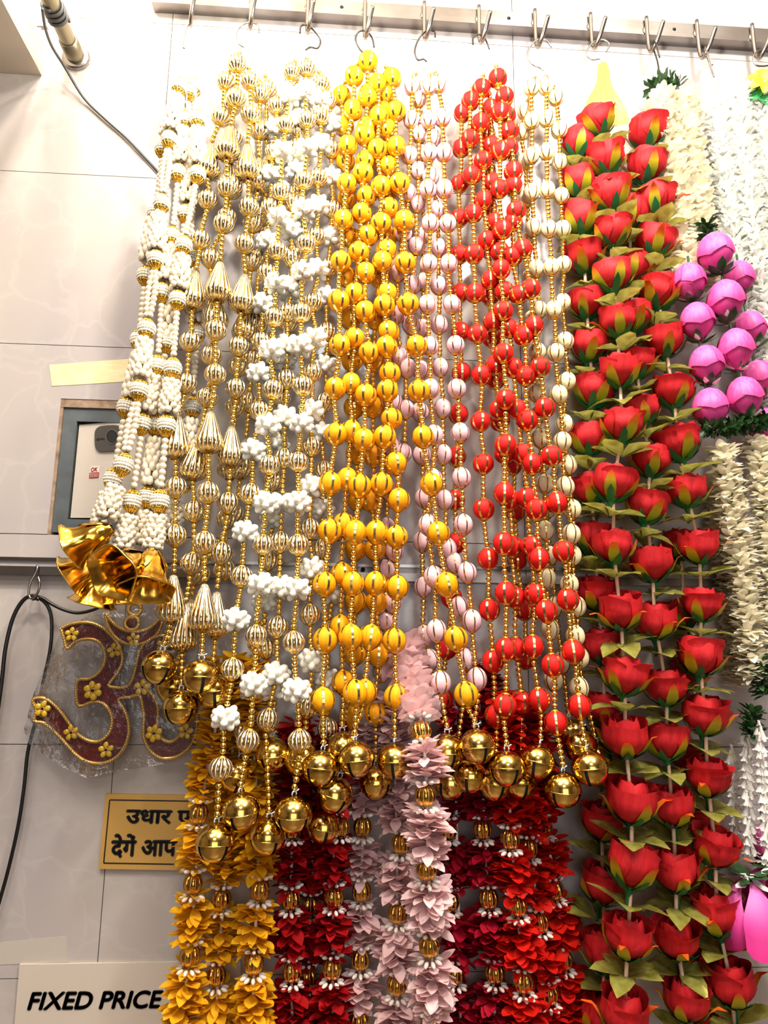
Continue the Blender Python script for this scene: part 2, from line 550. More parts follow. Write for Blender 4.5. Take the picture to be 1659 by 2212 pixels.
BELL_R = 0.0235
ME_BELL = bell_mesh(BELL_R)
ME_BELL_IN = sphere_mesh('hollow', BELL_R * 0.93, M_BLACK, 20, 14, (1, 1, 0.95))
lp = MB(); lp.tube([Vector((0.0035 * math.cos(a), 0, BELL_R * 0.95 + 0.002 + 0.0035 * math.sin(a))) for a in [i * math.pi / 6 for i in range(-1, 8)]], 0.0009, 6)
lp.tube([Vector((0.001, 0, BELL_R * 0.95 + 0.004)), Vector((0.006, -0.002, BELL_R * 0.95 + 0.007))], 0.0008, 5)
lp.tube([Vector((-0.001, 0, BELL_R * 0.95 + 0.004)), Vector((-0.005, -0.003, BELL_R * 0.95 + 0.006))], 0.0008, 5)
ME_KNOT = lp.mesh('thread_knot', M_WHITE)


def add_bell(parent, p, tilt, spin, k=1.0):
    M = axis_matrix(p - parent.location, tilt, spin, k)
    b = link('jingle_bell', ME_BELL, parent, M)
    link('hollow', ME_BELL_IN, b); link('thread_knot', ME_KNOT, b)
    return b


# ------------------------------------------------------------------ rail, hooks
M_PLATE = mat('brushed_steel', (132, 124, 118), 0.3, 1.0, vary=((160, 156, 154), (9, 9, 9)), bump=((3, 3, 240), 0.12))
rl, rr_ = at(327, 9, 0.02), at(1760, 98, 0.02)
rail_z1 = at(1000, 20, 0.02).z; rail_z0 = at(1000, 50, 0.02).z
rail = thing('hook_rail', 'long steel wall rail with welded hooks along the top', 'rail', (rl.x, 0, rail_z0))
part('rail_bar', MB().box((rl.x, -0.022, rail_z0), (1.05, -0.0002, rail_z1)), M_PLATE, rail, False)
for px, py in ((366, 1), (738, 18), (1099, 39), (1456, 57), (1680, 72)):
    p = at(px, py, 0.022); p.z = (rail_z0 + rail_z1) / 2
    s = part('screw', MB().lathe([(1e-4, 0.0018), (0.0022, 0.0016), (0.0034, 0.0)], 12, 0, axis_matrix(p, Vector((0, -1, 0)))), M_SCREW, rail)
HOOKS = [(412, 55), (541, 62), (665, 70), (790, 82), (920, 85), (1040, 92), (1163, 101), (1285, 103), (1408, 111), (1519, 124), (1640, 126)]
HB = []
for hx, hy in HOOKS:
    b = at(hx, hy, 0.034)
    t = Vector((b.x - 0.002, -0.026, rail_z1 + 0.003)); m = Vector((b.x - 0.002, -0.027, b.z + 0.02))
    tip = Vector((b.x + 0.0105, -0.062, b.z + 0.036)); m2 = Vector((b.x + 0.004, -0.050, b.z + 0.010))
    pts = smooth_path([t, m, b, m2, tip], 6)
    part('rail_hook', MB().tube(pts, 0.0036, 8), M_STEEL, rail)
    part('weld', MB().ball((b.x - 0.004, -0.023, rail_z0 + 0.008), 0.0045, 8, 6, 0, (1, 0.5, 1.6)), M_STEEL, rail)
    HB.append(b)


def px_tube(pix, dep, rad, seg=8, n=5):
    pts = [at(x, y, dep[i] if isinstance(dep, (list, tuple)) else dep) for i, (x, y) in enumerate(pix)]
    return MB().tube(smooth_path(pts, n), rad, seg)


SH = [
    ([(414, 48), (407, 52), (400, 72), (394, 96), (398, 104), (404, 100)], 'thin pale wire hook holding the white pearl strands', M_STEEL),
    ([(560, 70), (556, 54), (541, 48), (522, 55), (510, 72), (514, 92), (528, 102), (538, 98)], 'pale wire S-hook holding the silver gold teardrop strands', M_STEEL),
    ([(648, 72), (650, 57), (661, 54), (678, 66), (692, 88), (686, 104), (671, 102), (660, 108)], 'dark bent wire S-hook above the white flower strands', M_WIRE),
    ([(808, 102), (803, 80), (789, 67), (774, 70), (768, 86), (777, 106), (790, 118)], 'dark wire hook holding the orange ball strands', M_WIRE),
    ([(940, 80), (938, 68), (922, 67), (905, 84), (896, 110), (902, 129), (915, 128), (923, 135)], 'dark grey wire S-hook holding the pink ball strands', M_WIRE),
    ([(1022, 96), (1022, 82), (1031, 75), (1043, 78), (1051, 90), (1057, 107)], 'short dark wire hook holding the red ball strands', M_WIRE),
    ([(1191, 102), (1180, 88), (1163, 86), (1147, 98), (1140, 120), (1149, 138), (1166, 146), (1174, 153)], 'bright wire S-hook holding the cream ball strands', M_STEEL),
    ([(1309, 112), (1316, 96), (1303, 86), (1284, 90), (1270, 105), (1268, 120), (1281, 129), (1296, 127), (1300, 136)], 'round steel S-hook holding the yellow ribbon of the rose garland', M_STEEL),
    ([(1425, 124), (1417, 96), (1412, 88), (1412, 105), (1420, 132), (1424, 156)], 'dark edge-on wire hook above the cream petal garland', M_WIRE),
    ([(1539, 141), (1531, 122), (1523, 102), (1527, 120), (1535, 145), (1542, 166)], 'pale edge-on wire hook above the white star-flower garland', M_STEEL),
    ([(1672, 112), (1655, 106), (1637, 110), (1627, 124), (1632, 140), (1648, 143), (1668, 140)], 'steel S-hook at the right edge of the rail', M_STEEL)]
SHB = []
for pix, lab, m in SH:
    dep = [0.036] * len(pix)
    if 'edge-on' in lab:
        dep = [0.052, 0.050, 0.042, 0.034, 0.036, 0.040]
    mb = px_tube(pix, dep, 0.0015, 6, 6); o = at(*pix[0], 0.036)
    flat_top('wire_hook', mb.mesh('wire_hook', m), lab, 'hook', o, 'wire hooks on the rail')
    SHB.append(at(*pix[-1], dep[-1]))

# ------------------------------------------------------------------ bead strands
ORD = ['leftmost', 'second from left', 'third from left', 'fourth from left', 'fifth from left', 'sixth from left', 'seventh from left', 'eighth from left', 'ninth from left']


def interp(ctrl, n):
    ks = sorted(ctrl); out = []
    for i in range(n):
        if i <= ks[0]:
            a, b = ks[0], ks[min(1, len(ks) - 1)]
        elif i >= ks[-1]:
            a, b = ks[max(-2, -len(ks))], ks[-1]
        else:
            a = max(k for k in ks if k <= i); b = min(k for k in ks if k > i)
        t = (i - a) / (b - a)
        out.append((ctrl[a][0] + (ctrl[b][0] - ctrl[a][0]) * t, ctrl[a][1] + (ctrl[b][1] - ctrl[a][1]) * t))
    return out


def seq(*pts):
    return {i: p for i, p in enumerate(pts) if p is not None}


def strand(label, group, pix, kinds, hook, bell=None, d0=0.045, d1=0.14, y0=150, y1=1650, scale=1.0, bell_k=1.0, name='bead_strand', cat='garland', bell_d=None):
    """a hanging string: elements at photo pixels, round gold beads filling the gaps"""
    def dep(y):
        t = max(0.0, min(1.0, (y - y0) / (y1 - y0))); return d0 + (d1 - d0) * t
    P = [at(x, y, dep(y)) for x, y in pix]; n = len(P)
    root = thing(name, label, cat, P[0], group)
    half = {'b': 0.0150, 't': 0.0315, 'w': 0.0125, 'o': BALLR * 1.04, 'p': BALLR * 1.12 * 0.9, 'r': BALLR * 1.03, 'c': BALLR * 1.12 * 0.88}
    size = {'o': 1.06, 'p': 0.9, 'r': 1.0, 'c': 0.88}
    key = {'o': 'orange', 'p': 'pink', 'r': 'red', 'c': 'cream'}
    ends = []
    for i, (p, k) in enumerate(zip(P, kinds)):
        ax = (P[max(i - 1, 0)] - P[min(i + 1, n - 1)]).normalized()
        ax = (ax + Vector((random.uniform(-.06, .06), random.uniform(-.06, .06), 0))).normalized()
        M = axis_matrix(p - root.location, ax, random.uniform(0, 6.28), (size.get(k, 1.0)) * scale * random.uniform(0.97, 1.03))
        if k in key:
            b = link('thread_ball', ME_BALL[key[k]], root, M)
            link('gold_tape', ME_TAPE[key[k]], b)
            hz = BALLR * (1.12 if k in 'pc' else 1.04)
            link('bead_cap', ME_CAP, b, Matrix.Translation((0, 0, -hz * 0.95)))
            link('bead_cap', ME_CAP, b, Matrix.Translation((0, 0, hz * 0.95)) @ Matrix.Rotation(math.pi, 4, 'X'))
        elif k == 'b':
            b = link('striped_ball', ME_STRIPE, root, M)
            link('bead_cap', ME_CAP, b, Matrix.Translation((0, 0, -0.0146)))
            link('bead_cap', ME_CAP, b, Matrix.Translation((0, 0, 0.0146)) @ Matrix.Rotation(math.pi, 4, 'X'))
        elif k == 't':
            b = link('teardrop', ME_TEAR, root, M)
            link('bead_cap', ME_CAP, b, Matrix.Translation((0, 0, -0.0325)) @ Matrix.Rotation(math.pi, 4, 'X'))
        elif k == 'w':
            b = link('bead_flower', ME_WFLOWER, root, M)
        h = half[k] * scale
        ends.append((p + ax * (h + 0.002), p - ax * (h + 0.002)))
    core = [P[0] + Vector((0, 0, 0.02))]

    def fill(a, c, bead=B_R):
        L = (c - a).length; m = max(1, round(L / (2 * bead * 0.98)))
        if L < bead:
            return
        for q in range(m):
            p = a.lerp(c, (q + 0.5) / m) + Vector((random.uniform(-1, 1), random.uniform(-1, 1), 0)) * 0.0004
            link('gold_bead', ME_BEAD, root, Matrix.Translation(p - root.location) @ Matrix.Diagonal((1, 1, min(1.0, L / m / (2 * bead)), 1)))
    for i in range(n - 1):
        fill(ends[i][1], ends[i + 1][0])
    # top: a few beads, then white thread to the hook
    hk = SHB[hook] + Vector((random.uniform(-.006, .006), 0.0, random.uniform(-.004, .0)))
    tp = ends[0][0]; v = hk - tp
    if v.length > 0.03:
        e = tp + v.normalized() * min(0.016, v.length * 0.3); fill(tp, e)
    else:
        e = tp
    part('thread', MB().tube([e, e.lerp(hk, 0.5) + Vector((random.uniform(-.004, .004), -0.003, 0)), hk], 0.0011, 5), M_WHITE, root)
    if bell:
        bp = at(bell[0], bell[1], bell_d if bell_d is not None else dep(bell[1]) + 0.004)
        tv = (ends[-1][1] - bp); tilt = (tv.normalized() + Vector((random.uniform(-.15, .15), random.uniform(-.2, .05), 0.3))).normalized()
        fill(ends[-1][1], bp + tilt * (BELL_R * 0.95 * bell_k + 0.006))
        add_bell(root, bp, tilt, bell[2] if len(bell) > 2 else random.uniform(0, 1.57), bell_k)
    return root


def col(n, *ks):
    return interp({int(k[0]): (k[1], k[2]) for k in ks}, n)


# --- orange thread balls
OG = 'orange ball strands'
orange = [
    ('leftmost front orange ball strand, bell beside the silver ones', [(765, 165), (762, 238), (751, 315), (749, 397), (741, 476), (736, 565), (732, 651), (734, 746), (724, 839), (725, 938), (713, 1045), (712, 1147), (701, 1262), (702, 1383), (697, 1513)], (692, 1660, 0.9), .05, .14),
    ('orange ball strand that starts highest, right under its hook', [(795, 134), (794, 212), (788, 292), (784, 374), (781, 461), (775, 545), (767, 635), (765, 731), (758, 829), (758, 932), (750, 1035), (743, 1133), (738, 1240), (736, 1354), (741, 1474)], (741, 1618, 0.4), .055, .11),
    ('second front orange ball strand, its big bell hanging in the middle', [(795, 205), (792, 275), (790, 348), (792, 425), (796, 509), (790, 590), (789, 674), (797, 762), (790, 854), (786, 951), (777, 1050), (767, 1150), (762, 1261), (758, 1376), (767, 1497)], (770, 1640, 1.1), .04, .145),
    ('third front orange ball strand, just right of the middle bell', [(816, 182), (819, 252), (815, 323), (823, 404), (823, 483), (826, 566), (830, 660), (835, 750), (837, 844), (831, 944), (824, 1046), (813, 1150), (810, 1260), (800, 1376), (787, 1495)], (723, 1716, 0.6), .055, .13),
    ('orange ball strand crossing over the pink balls at the right', [(846, 170), (855, 241), (856, 317), (863, 397), (873, 478), (875, 568), (882, 657), (900, 748), (905, 845), (914, 944), (932, 1046), (947, 1152), (965, 1263), (985, 1380), (1007, 1500)], (1032, 1612, 0.25), .055, .145),
    ('orange ball strand beside the pink petal garland, bell touching its petals', [(836, 205), (838, 280), (838, 360), (840, 450), (835, 541), (836, 634), (839, 717), (842, 807), (846, 905), (855, 1001), (861, 1080), (857, 1160), (858, 1269), (852, 1384), (855, 1506)], (853, 1644, 1.35), .04, .135),
    ('shaded orange ball strand behind the front ones, left of the bare wall', [(738, 208), (743, 273), (746, 350), (750, 430), (755, 512), (752, 600), (757, 690), (760, 780), (765, 880), (770, 980), (772, 1081), (768, 1187), (768, 1300), (765, 1412), (757, 1546)], (700, 1785, 0.2), .03, .075),
    ('shaded orange ball strand farthest back, ending low behind the bells', [(830, 240), (832, 330), (835, 420), (838, 510), (820, 600), (812, 690), (808, 780), (806, 880), (808, 985), (803, 1083), (810, 1187), (814, 1300), (817, 1414), (812, 1540)], (812, 1690, 0.75), .03, .08)]
for lab, pix, bell, a, b in orange:
    strand(lab, OG, pix, 'o' * len(pix), 3, bell, a, b)

# --- pink thread balls
PG = 'pink ball strands'
pink = [
    ('leftmost pink ball strand, passing behind the orange balls', [(891, 187), (889, 259), (885, 336), (882, 418), (872, 505), (860, 590), (856, 680), (862, 770), (850, 870), (846, 965), (838, 1060), (834, 1140), (834, 1229), (832, 1340), (826, 1450)], None, .05, .06),
    ('second pink ball strand, mostly hidden behind the crossing orange one', [(904, 214), (906, 290), (904, 369), (901, 442), (899, 532), (891, 616), (888, 702), (879, 796), (876, 885), (870, 979), (858, 1081), (852, 1190), (848, 1300), (846, 1420)], None, .04, .07),
    ('middle pink ball strand running beside the crossing orange strand', [(926, 187), (926, 259), (927, 330), (924, 409), (929, 483), (926, 570), (923, 658), (928, 748), (930, 840), (937, 940), (935, 1035), (925, 1134), (937, 1246), (943, 1362), (952, 1474)], (965, 1622, 0.3), .055, .125),
    ('rightmost pink ball strand, next to the dark red balls', [(947, 183), (955, 255), (959, 330), (960, 409), (967, 483), (969, 570), (976, 658), (984, 746), (987, 840), (994, 935), (997, 1032), (1001, 1133), (1009, 1237), (1019, 1341), (1030, 1467)], (1015, 1676, 1.2), .055, .11),
    ('fourth pink ball strand, its pale balls in front of the wall gap', [(935, 300), (930, 382), (944, 454), (948, 536), (948, 617), (949, 702), (951, 794), (956, 883), (957, 982), (961, 1080), (966, 1185), (980, 1215), (993, 1311), (1008, 1424)], (972, 1690, 0.9), .04, .095),
    ('shaded pink ball strand farthest back against the wall gap', [(915, 240), (912, 330), (914, 420), (915, 510), (914, 610), (912, 710), (909, 800), (907, 890), (911, 983), (916, 1076), (912, 1170), (914, 1268), (916, 1373), (928, 1425), (940, 1520)], (1085, 1700, 0.5), .025, .06)]
for lab, pix, bell, a, b in pink:
    strand(lab, PG, pix, 'p' * len(pix), 4, bell, a, b)

# --- red thread balls
RG = 'red ball strands'
red = [
    ('leftmost dark red ball strand, slipping behind the pink balls', [(999, 245), (996, 321), (993, 397), (992, 472), (993, 550), (994, 633), (995, 717), (997, 805), (990, 895), (986, 986), (983, 1080), (983, 1174), (975, 1290), (965, 1400), (955, 1510)], None, .04, .05),
    ('front red ball strand at the left edge beside the wall gap', [(1016, 219), (1015, 301), (1019, 380), (1022, 462), (1024, 549), (1026, 634), (1031, 722), (1040, 811), (1038, 910), (1044, 1002), (1045, 1100), (1054, 1207), (1057, 1317), (1065, 1428), (1071, 1546)], (1068, 1692, 0.3), .05, .11),
    ('red ball strand with the smaller balls behind the middle one', [(1040, 192), (1038, 266), (1043, 348), (1045, 433), (1052, 520), (1059, 605), (1065, 695), (1069, 789), (1078, 885), (1090, 980), (1100, 1080), (1106, 1180), (1112, 1290), (1115, 1400), (1126, 1517)], (1122, 1690, 0.2), .055, .10),
    ('middle front red ball strand that starts at the highest red ball', [(1075, 170), (1080, 243), (1081, 327), (1079, 409), (1085, 497), (1082, 582), (1087, 672), (1087, 764), (1093, 863), (1092, 961), (1089, 1065), (1089, 1174), (1093, 1281), (1093, 1402), (1091, 1524)], (1095, 1660, 0.35), .06, .145),
    ('rightmost red ball strand, bell touching the red rose garland', [(1090, 210), (1101, 284), (1109, 371), (1115, 456), (1129, 538), (1146, 625), (1153, 704), (1167, 793), (1177, 881), (1192, 985), (1203, 1086), (1217, 1191), (1227, 1295), (1238, 1407), (1252, 1525)], (1274, 1659, 1.0), .06, .145),
    ('red ball strand with the lowest hanging bell of the red bundle', [(1095, 250), (1100, 320), (1108, 402), (1108, 480), (1109, 554), (1120, 637), (1131, 726), (1136, 813), (1139, 908), (1150, 1002), (1159, 1100), (1164, 1207), (1180, 1320), (1194, 1437), (1201, 1561)], (1216, 1706, 0.75), .05, .14),
    ('red ball strand second from right, bell between two larger ones', [(1060, 235), (1062, 315), (1064, 395), (1070, 480), (1080, 545), (1090, 630), (1100, 710), (1108, 795), (1118, 885), (1128, 980), (1139, 1076), (1147, 1180), (1155, 1283), (1151, 1396), (1165, 1511)], (1160, 1645, 1.15), .045, .13),
    ('shaded red ball strand farthest back in the red bundle', [(1050, 290), (1052, 370), (1055, 450), (1058, 540), (1058, 640), (1062, 730), (1070, 820), (1080, 910), (1106, 1004), (1111, 1105), (1117, 1209), (1132, 1317), (1135, 1420)], None, .025, .06)]
for lab, pix, bell, a, b in red:
    strand(lab, RG, pix, 'r' * len(pix), 5, bell, a, b)

# --- cream thread balls
CG = 'cream ball strands'
cream = [
    ('leftmost front cream ball strand, between the red and cream bundles', [(1148, 190), (1149, 261), (1148, 337), (1148, 416), (1153, 492), (1158, 581), (1164, 670), (1161, 760), (1160, 849), (1167, 947), (1177, 1045), (1178, 1146), (1182, 1250), (1188, 1360), (1195, 1470)], None, .05, .09),
    ('middle front cream ball strand running down the bundle', [(1180, 187), (1181, 257), (1181, 328), (1182, 411), (1186, 495), (1191, 578), (1196, 670), (1201, 762), (1207, 853), (1215, 954), (1221, 1051), (1234, 1154), (1230, 1262), (1243, 1374), (1250, 1486)], (1252, 1612, 0.4), .055, .11),
    ('rightmost cream ball strand, brushing the rose leaves', [(1200, 210), (1208, 281), (1209, 351), (1212, 424), (1215, 496), (1217, 572), (1215, 654), (1221, 737), (1225, 824), (1219, 916), (1227, 1004), (1236, 1100), (1236, 1200), (1246, 1310), (1252, 1420)], (1290, 1640, 0.2), .05, .085),
    ('shaded cream ball strand at the back left of its bundle', [(1134, 241), (1129, 285), (1134, 350), (1138, 430), (1142, 520), (1146, 600), (1150, 690), (1155, 790), (1160, 900), (1170, 1000), (1180, 1100), (1190, 1200), (1200, 1310), (1215, 1430)], (1236, 1585, 0.9), .03, .06)]
for lab, pix, bell, a, b in cream:
    strand(lab, CG, pix, 'c' * len(pix), 6, bell, a, b)

# --- silver gold balls with teardrops
TG = 'silver gold teardrop strands'
tears = [
    ('left front teardrop strand of silver gold balls, next to the pearls', [(488, 177), (477, 253), (452, 346), (449, 432), (433, 519), (419, 626), (411, 739), (402, 829), (382, 943), (380, 1053), (378, 1157), (372, 1292)], 'bbtbbtbbtbbt', (344, 1442, 0.75), .05, .13),
    ('middle front teardrop strand of silver gold balls, topmost of its bundle', [(512, 139), (510, 213), (494, 308), (490, 406), (483, 484), (473, 607), (466, 714), (465, 809), (453, 932), (450, 1064), (442, 1172), (440, 1310)], 'bbtbbtbbtbbt', (433, 1462, 0.35), .06, .15),
    ('right front teardrop strand of silver gold balls, next to the white flowers', [(540, 176), (541, 248), (535, 349), (538, 448), (528, 528), (525, 632), (516, 749), (510, 840), (499, 963), (493, 1087), (478, 1195), (467, 1326)], 'bbtbbtbbtbbt', (462, 1492, 0.2), .055, .125),
    ('shaded teardrop strand at the right back of the silver gold bundle', [(562, 204), (559, 283), (559, 377), (546, 483), (542, 566), (531, 695), (515, 793), (508, 880), (500, 990), (490, 1120), (485, 1230)], 'bbtbbtbbtbb', None, .04, .08),
    ('teardrop strand hidden between the front ones, with the lowest bell of its bundle', [(500, 230), (502, 300), (497, 385), (490, 470), (456, 560), (465, 670), (457, 768), (448, 859), (423, 989), (420, 1105), (415, 1217), (398, 1354)], 'bbtbbtbbtbbt', (390, 1528, 0.9), .04, .125),
    ('shaded teardrop strand farthest back, its gold balls against the wall', [(578, 195), (575, 283), (578, 370), (566, 470), (560, 560), (552, 680), (545, 780), (538, 870), (525, 990), (505, 1110), (430, 1240), (405, 1340)], 'bbtbbtbbtbbt', (374, 1484, 0.1), .03, .075)]
for lab, pix, kk, bell, a, b in tears:
    strand(lab, TG, pix, kk, 1, bell, a, b)

# --- silver gold balls with white flowers
WG = 'silver gold strands with white bead flowers'
bw = 'bw' * 12
wf = [
    ('middle white flower strand hanging straight, its dented bell at the centre', [(664, 150), (661, 199), (663, 260), (663, 322), (656, 391), (656, 454), (661, 527), (654, 588), (651, 676), (649, 749), (654, 834), (651, 916), (644, 998), (644, 1086), (644, 1177), (641, 1272), (635, 1387), (641, 1491), (647, 1600)], 0, (634, 1759, 0.8), .055, .15),
    ('white flower strand second from left, bell just above the lowest one', [(630, 156), (625, 208), (617, 270), (611, 328), (606, 416), (603, 470), (599, 542), (597, 613), (592, 686), (586, 758), (589, 842), (579, 920), (582, 1005), (574, 1087), (568, 1177), (562, 1262), (553, 1373), (548, 1477), (536, 1600)], 0, (521, 1752, 1.2), .055, .15),
    ('leftmost white flower strand, ending in the lowest bell of all', [(598, 230), (596, 278), (592, 330), (587, 381), (584, 450), (578, 524), (577, 591), (569, 657), (564, 738), (559, 807), (561, 888), (548, 974), (541, 1067), (530, 1149), (522, 1245), (510, 1338), (502, 1445), (487, 1551), (477, 1660)], 0, (465, 1820, 0.8), .04, .155),
    ('right front white flower strand beside the orange balls', [(694, 183), (692, 218), (693, 252), (694, 312), (687, 385), (688, 444), (683, 512), (687, 582), (676, 654), (681, 730), (674, 806), (673, 885), (672, 965), (672, 1051), (669, 1142), (674, 1228), (669, 1327), (673, 1426), (665, 1527)], 0, (652, 1640, 0.3), .05, .11),
    ('rightmost white flower strand, partly behind the orange balls', [(708, 218), (718, 271), (716, 325), (716, 385), (718, 454), (714, 515), (709, 579), (706, 642), (706, 717), (704, 790), (703, 869), (694, 935), (700, 1016), (697, 1098), (694, 1187), (715, 1280), (710, 1363), (707, 1470), (707, 1573)], 0, None, .035, .085),
    ('white flower strand between the two middle ones, bell right of the lowest', [(640, 205), (641, 260), (641, 320), (640, 372), (632, 440), (632, 500), (630, 560), (629, 623), (622, 676), (621, 745), (619, 820), (616, 900), (614, 990), (609, 1086), (606, 1171), (604, 1269), (600, 1354), (597, 1455), (578, 1554)], 0, (579, 1806, 0.55), .04, .125),
    ('shaded white flower strand deep behind the middle ones', [(650, 230), (648, 290), (645, 350), (640, 420), (636, 490), (634, 550), (630, 640), (622, 700), (615, 780), (606, 860), (600, 960), (592, 1040), (588, 1120), (580, 1210), (572, 1300), (575, 1400), (590, 1490)], 1, (590, 1630, 1.0), .03, .10)]
for lab, pix, ph, bell, a, b in wf:
    strand(lab, WG, pix, bw[ph:ph + len(pix)], 2, bell, a, b, scale=0.95)
strand('short stray silver gold strand behind the orange petals with a half hidden bell', WG, [(560, 1390), (548, 1490), (530, 1580)], 'bwb', 2, (512, 1674, 0.3), .06, .09)

# ------------------------------------------------------------------ pearl strands
def barrel_mesh():
    b = MB()
    prof = [(0.0045, -0.0105), (0.0085, -0.0088), (0.0112, -0.004), (0.0116, 0), (0.0112, 0.004), (0.0085, 0.0088), (0.0045, 0.0105)]
    b.lathe(prof, 18)
    for r_, z_ in ((0.0106, -0.0064), (0.0119, -0.0023), (0.0119, 0.0023), (0.0106, 0.0064)):
        k = 20
        for j in range(k):
            a = 2 * math.pi * j / k
            b.ball((r_ * math.cos(a), r_ * math.sin(a), z_), 0.0019, 6, 4)
    return b.mesh('pearl_barrel', M_BARREL)


def filigree_mesh():
    b = MB(); k = 10
    for j in range(k):
        a = 2 * math.pi * j / k
        pts = [(0.0026, -0.0075), (0.0052, -0.0046), (0.0086, -0.0008), (0.0104, 0.0026)]
        b.tube([Vector((r * math.cos(a), r * math.sin(a), z)) for r, z in pts], [0.0011, 0.0013, 0.0015, 0.0012], 5)
    for r, z in ((0.0052, -0.0046), (0.0092, -0.0002)):
        b.tube([Vector((r * math.cos(a), r * math.sin(a), z)) for a in [2 * math.pi * i / 16 for i in range(17)]], 0.0008, 4)
    b.lathe([(0.0018, -0.0078), (0.0042, -0.005), (0.0080, -0.0014)], 12)
    return b.mesh('filigree_cap', M_GOLD2)


def cluster_mesh():
    b = MB(); rr = random.Random(5)
    for row in range(7):
        z = -0.0210 + row * 0.0070; rad = 0.0102 + 0.0012 * math.sin(row * 0.9)
        for j in range(7):
            a = 2 * math.pi * (j + 0.5 * (row % 2)) / 7 + rr.uniform(-.12, .12)
            b.ball((rad * math.cos(a), rad * math.sin(a), z + rr.uniform(-.0008, .0008)), 0.0049, 10, 7)
    return b.mesh('pearl_cluster', M_PEARL)


ME_BARREL, ME_FIL, ME_CLUST = barrel_mesh(), filigree_mesh(), cluster_mesh()


def pearl_strand(label, pix, kinds, d0, d1, k=1.0):
    y0, y1 = 150, 1200
    P = [at(x, y, d0 + (d1 - d0) * max(0, min(1, (y - y0) / (y1 - y0)))) for x, y in pix]; n = len(P)
    root = thing('pearl_strand', label, 'garland', P[0], 'white pearl strands')
    for i, (p, kd) in enumerate(zip(P, kinds)):
        up_, dn = P[max(i - 1, 0)], P[min(i + 1, n - 1)]
        ax = (up_ - dn).normalized()
        if kd == 'B':
            b = link('pearl_barrel', ME_BARREL, root, axis_matrix(p - root.location, ax, random.uniform(0, 6.28), k))
            link('filigree_cap', ME_FIL, b, Matrix.Translation((0, 0, -0.0100)))
            link('filigree_cap', ME_FIL, b, Matrix.Translation((0, 0, 0.0100)) @ Matrix.Rotation(math.pi, 4, 'X'))
        elif kd == 'C':
            L = (up_ - dn).length / (2 if 0 < i < n - 1 else 1)
            L = (up_ - dn).length - 0.034 if 0 < i < n - 1 else 0.05
            c = link('pearl_cluster', ME_CLUST, root, axis_matrix(p - root.location, ax, random.uniform(0, 6.28), (k, k, max(0.8, L / 0.052))))
            c['kind'] = 'stuff'
        elif kd in 'SD':
            a = up_ - ax * 0.019; c = dn + ax * 0.019
            m = max(3, round((a - c).length / 0.0088))
            offs = [Vector((0, 0, 0))] if kd == 'S' else [Vector((-0.0052, 0, 0)), Vector((0.0052, -0.002, 0))]
            for of in offs:
                for q in range(m):
                    t = (q + 0.5) / m; bow = math.sin(math.pi * t)
                    pp = a.lerp(c, t) + of * (0.35 + 0.65 * bow)
                    link('pearl', ME_PEARL, root, Matrix.Translation(pp - root.location))
    hk = SHB[0]
    part('thread', MB().tube([P[0] + (P[0] - P[1]).normalized() * 0.016, hk], 0.0011, 5), M_WHITE, root)
    return root


pearl_strand('outermost pearl strand at the left edge with paired pearl strings', [(387, 188), (376, 245), (366, 302), (358, 370), (350, 440), (341, 502), (337, 561), (326, 638), (317, 711), (308, 775), (301, 843), (282, 925), (267, 1004), (240, 1085)], 'BCBDBCBDBCBDBC', .05, .14)
pearl_strand('pearl strand tucked behind the outermost one on the left', [(392, 215), (372, 262), (352, 322), (345, 392), (336, 460), (325, 520), (314, 596), (308, 668), (300, 735), (292, 812), (272, 880), (262, 950), (244, 1035), (226, 1100)], 'BCBSBCBSBCBSBC', .03, .09)
pearl_strand('front pearl strand right of the meter box, with paired loose pearls', [(427, 258), (427, 317), (427, 377), (413, 455), (397, 531), (391, 590), (384, 648), (380, 722), (373, 796), (368, 858), (360, 919), (352, 1005), (345, 1083), (334, 1150)], 'BCBSBCBSBCBSBC', .055, .13)
pearl_strand('middle pearl strand with a single string of pearls over the box', [(401, 261), (395, 317), (386, 374), (378, 443), (372, 511), (363, 570), (351, 632), (346, 710), (340, 790), (325, 852), (308, 916), (296, 1000), (285, 1083), (272, 1150)], 'BCBSBCBSBCBSBC', .045, .11)
pearl_strand('inner pearl strand half hidden between two front pearl strands', [(408, 200), (407, 262), (406, 328), (408, 393), (401, 462), (392, 525), (382, 600), (366, 685), (360, 740), (352, 830), (334, 918), (330, 998), (319, 1074), (306, 1140)], 'BSBCBSBCBSBCBC'[:14], .035, .09)
pearl_strand('rightmost pearl strand partly behind the gold teardrops', [(418, 190), (420, 225), (422, 290), (421, 350), (417, 420), (414, 490), (412, 560), (416, 640), (425, 720), (422, 800), (416, 880), (408, 960), (400, 1040), (376, 1120)], 'BSBCBSBCBSBCBC'[:14], .03, .07)

# flared foil bells at the end of the pearl strands
def trumpet_mesh():
    b = MB()
    prof = [(0.0045, 0.034), (0.0058, 0.030), (0.0125, 0.026), (0.0165, 0.016), (0.0180, 0.004), (0.0212, -0.008), (0.0270, -0.018), (0.0315, -0.0225)]
    seg = 40
    b.lathe(prof, seg, 0, None, lambda j: 1.0 + 0.06 * math.cos(5 * 2 * math.pi * j / seg))
    inner = [(r - 0.0009, z - 0.0006) for r, z in prof][::-1]
    b.lathe(inner, seg, 0, None, lambda j: 1.0 + 0.06 * math.cos(5 * 2 * math.pi * j / seg))
    return b.mesh('foil_bell', M_TRUMPET)


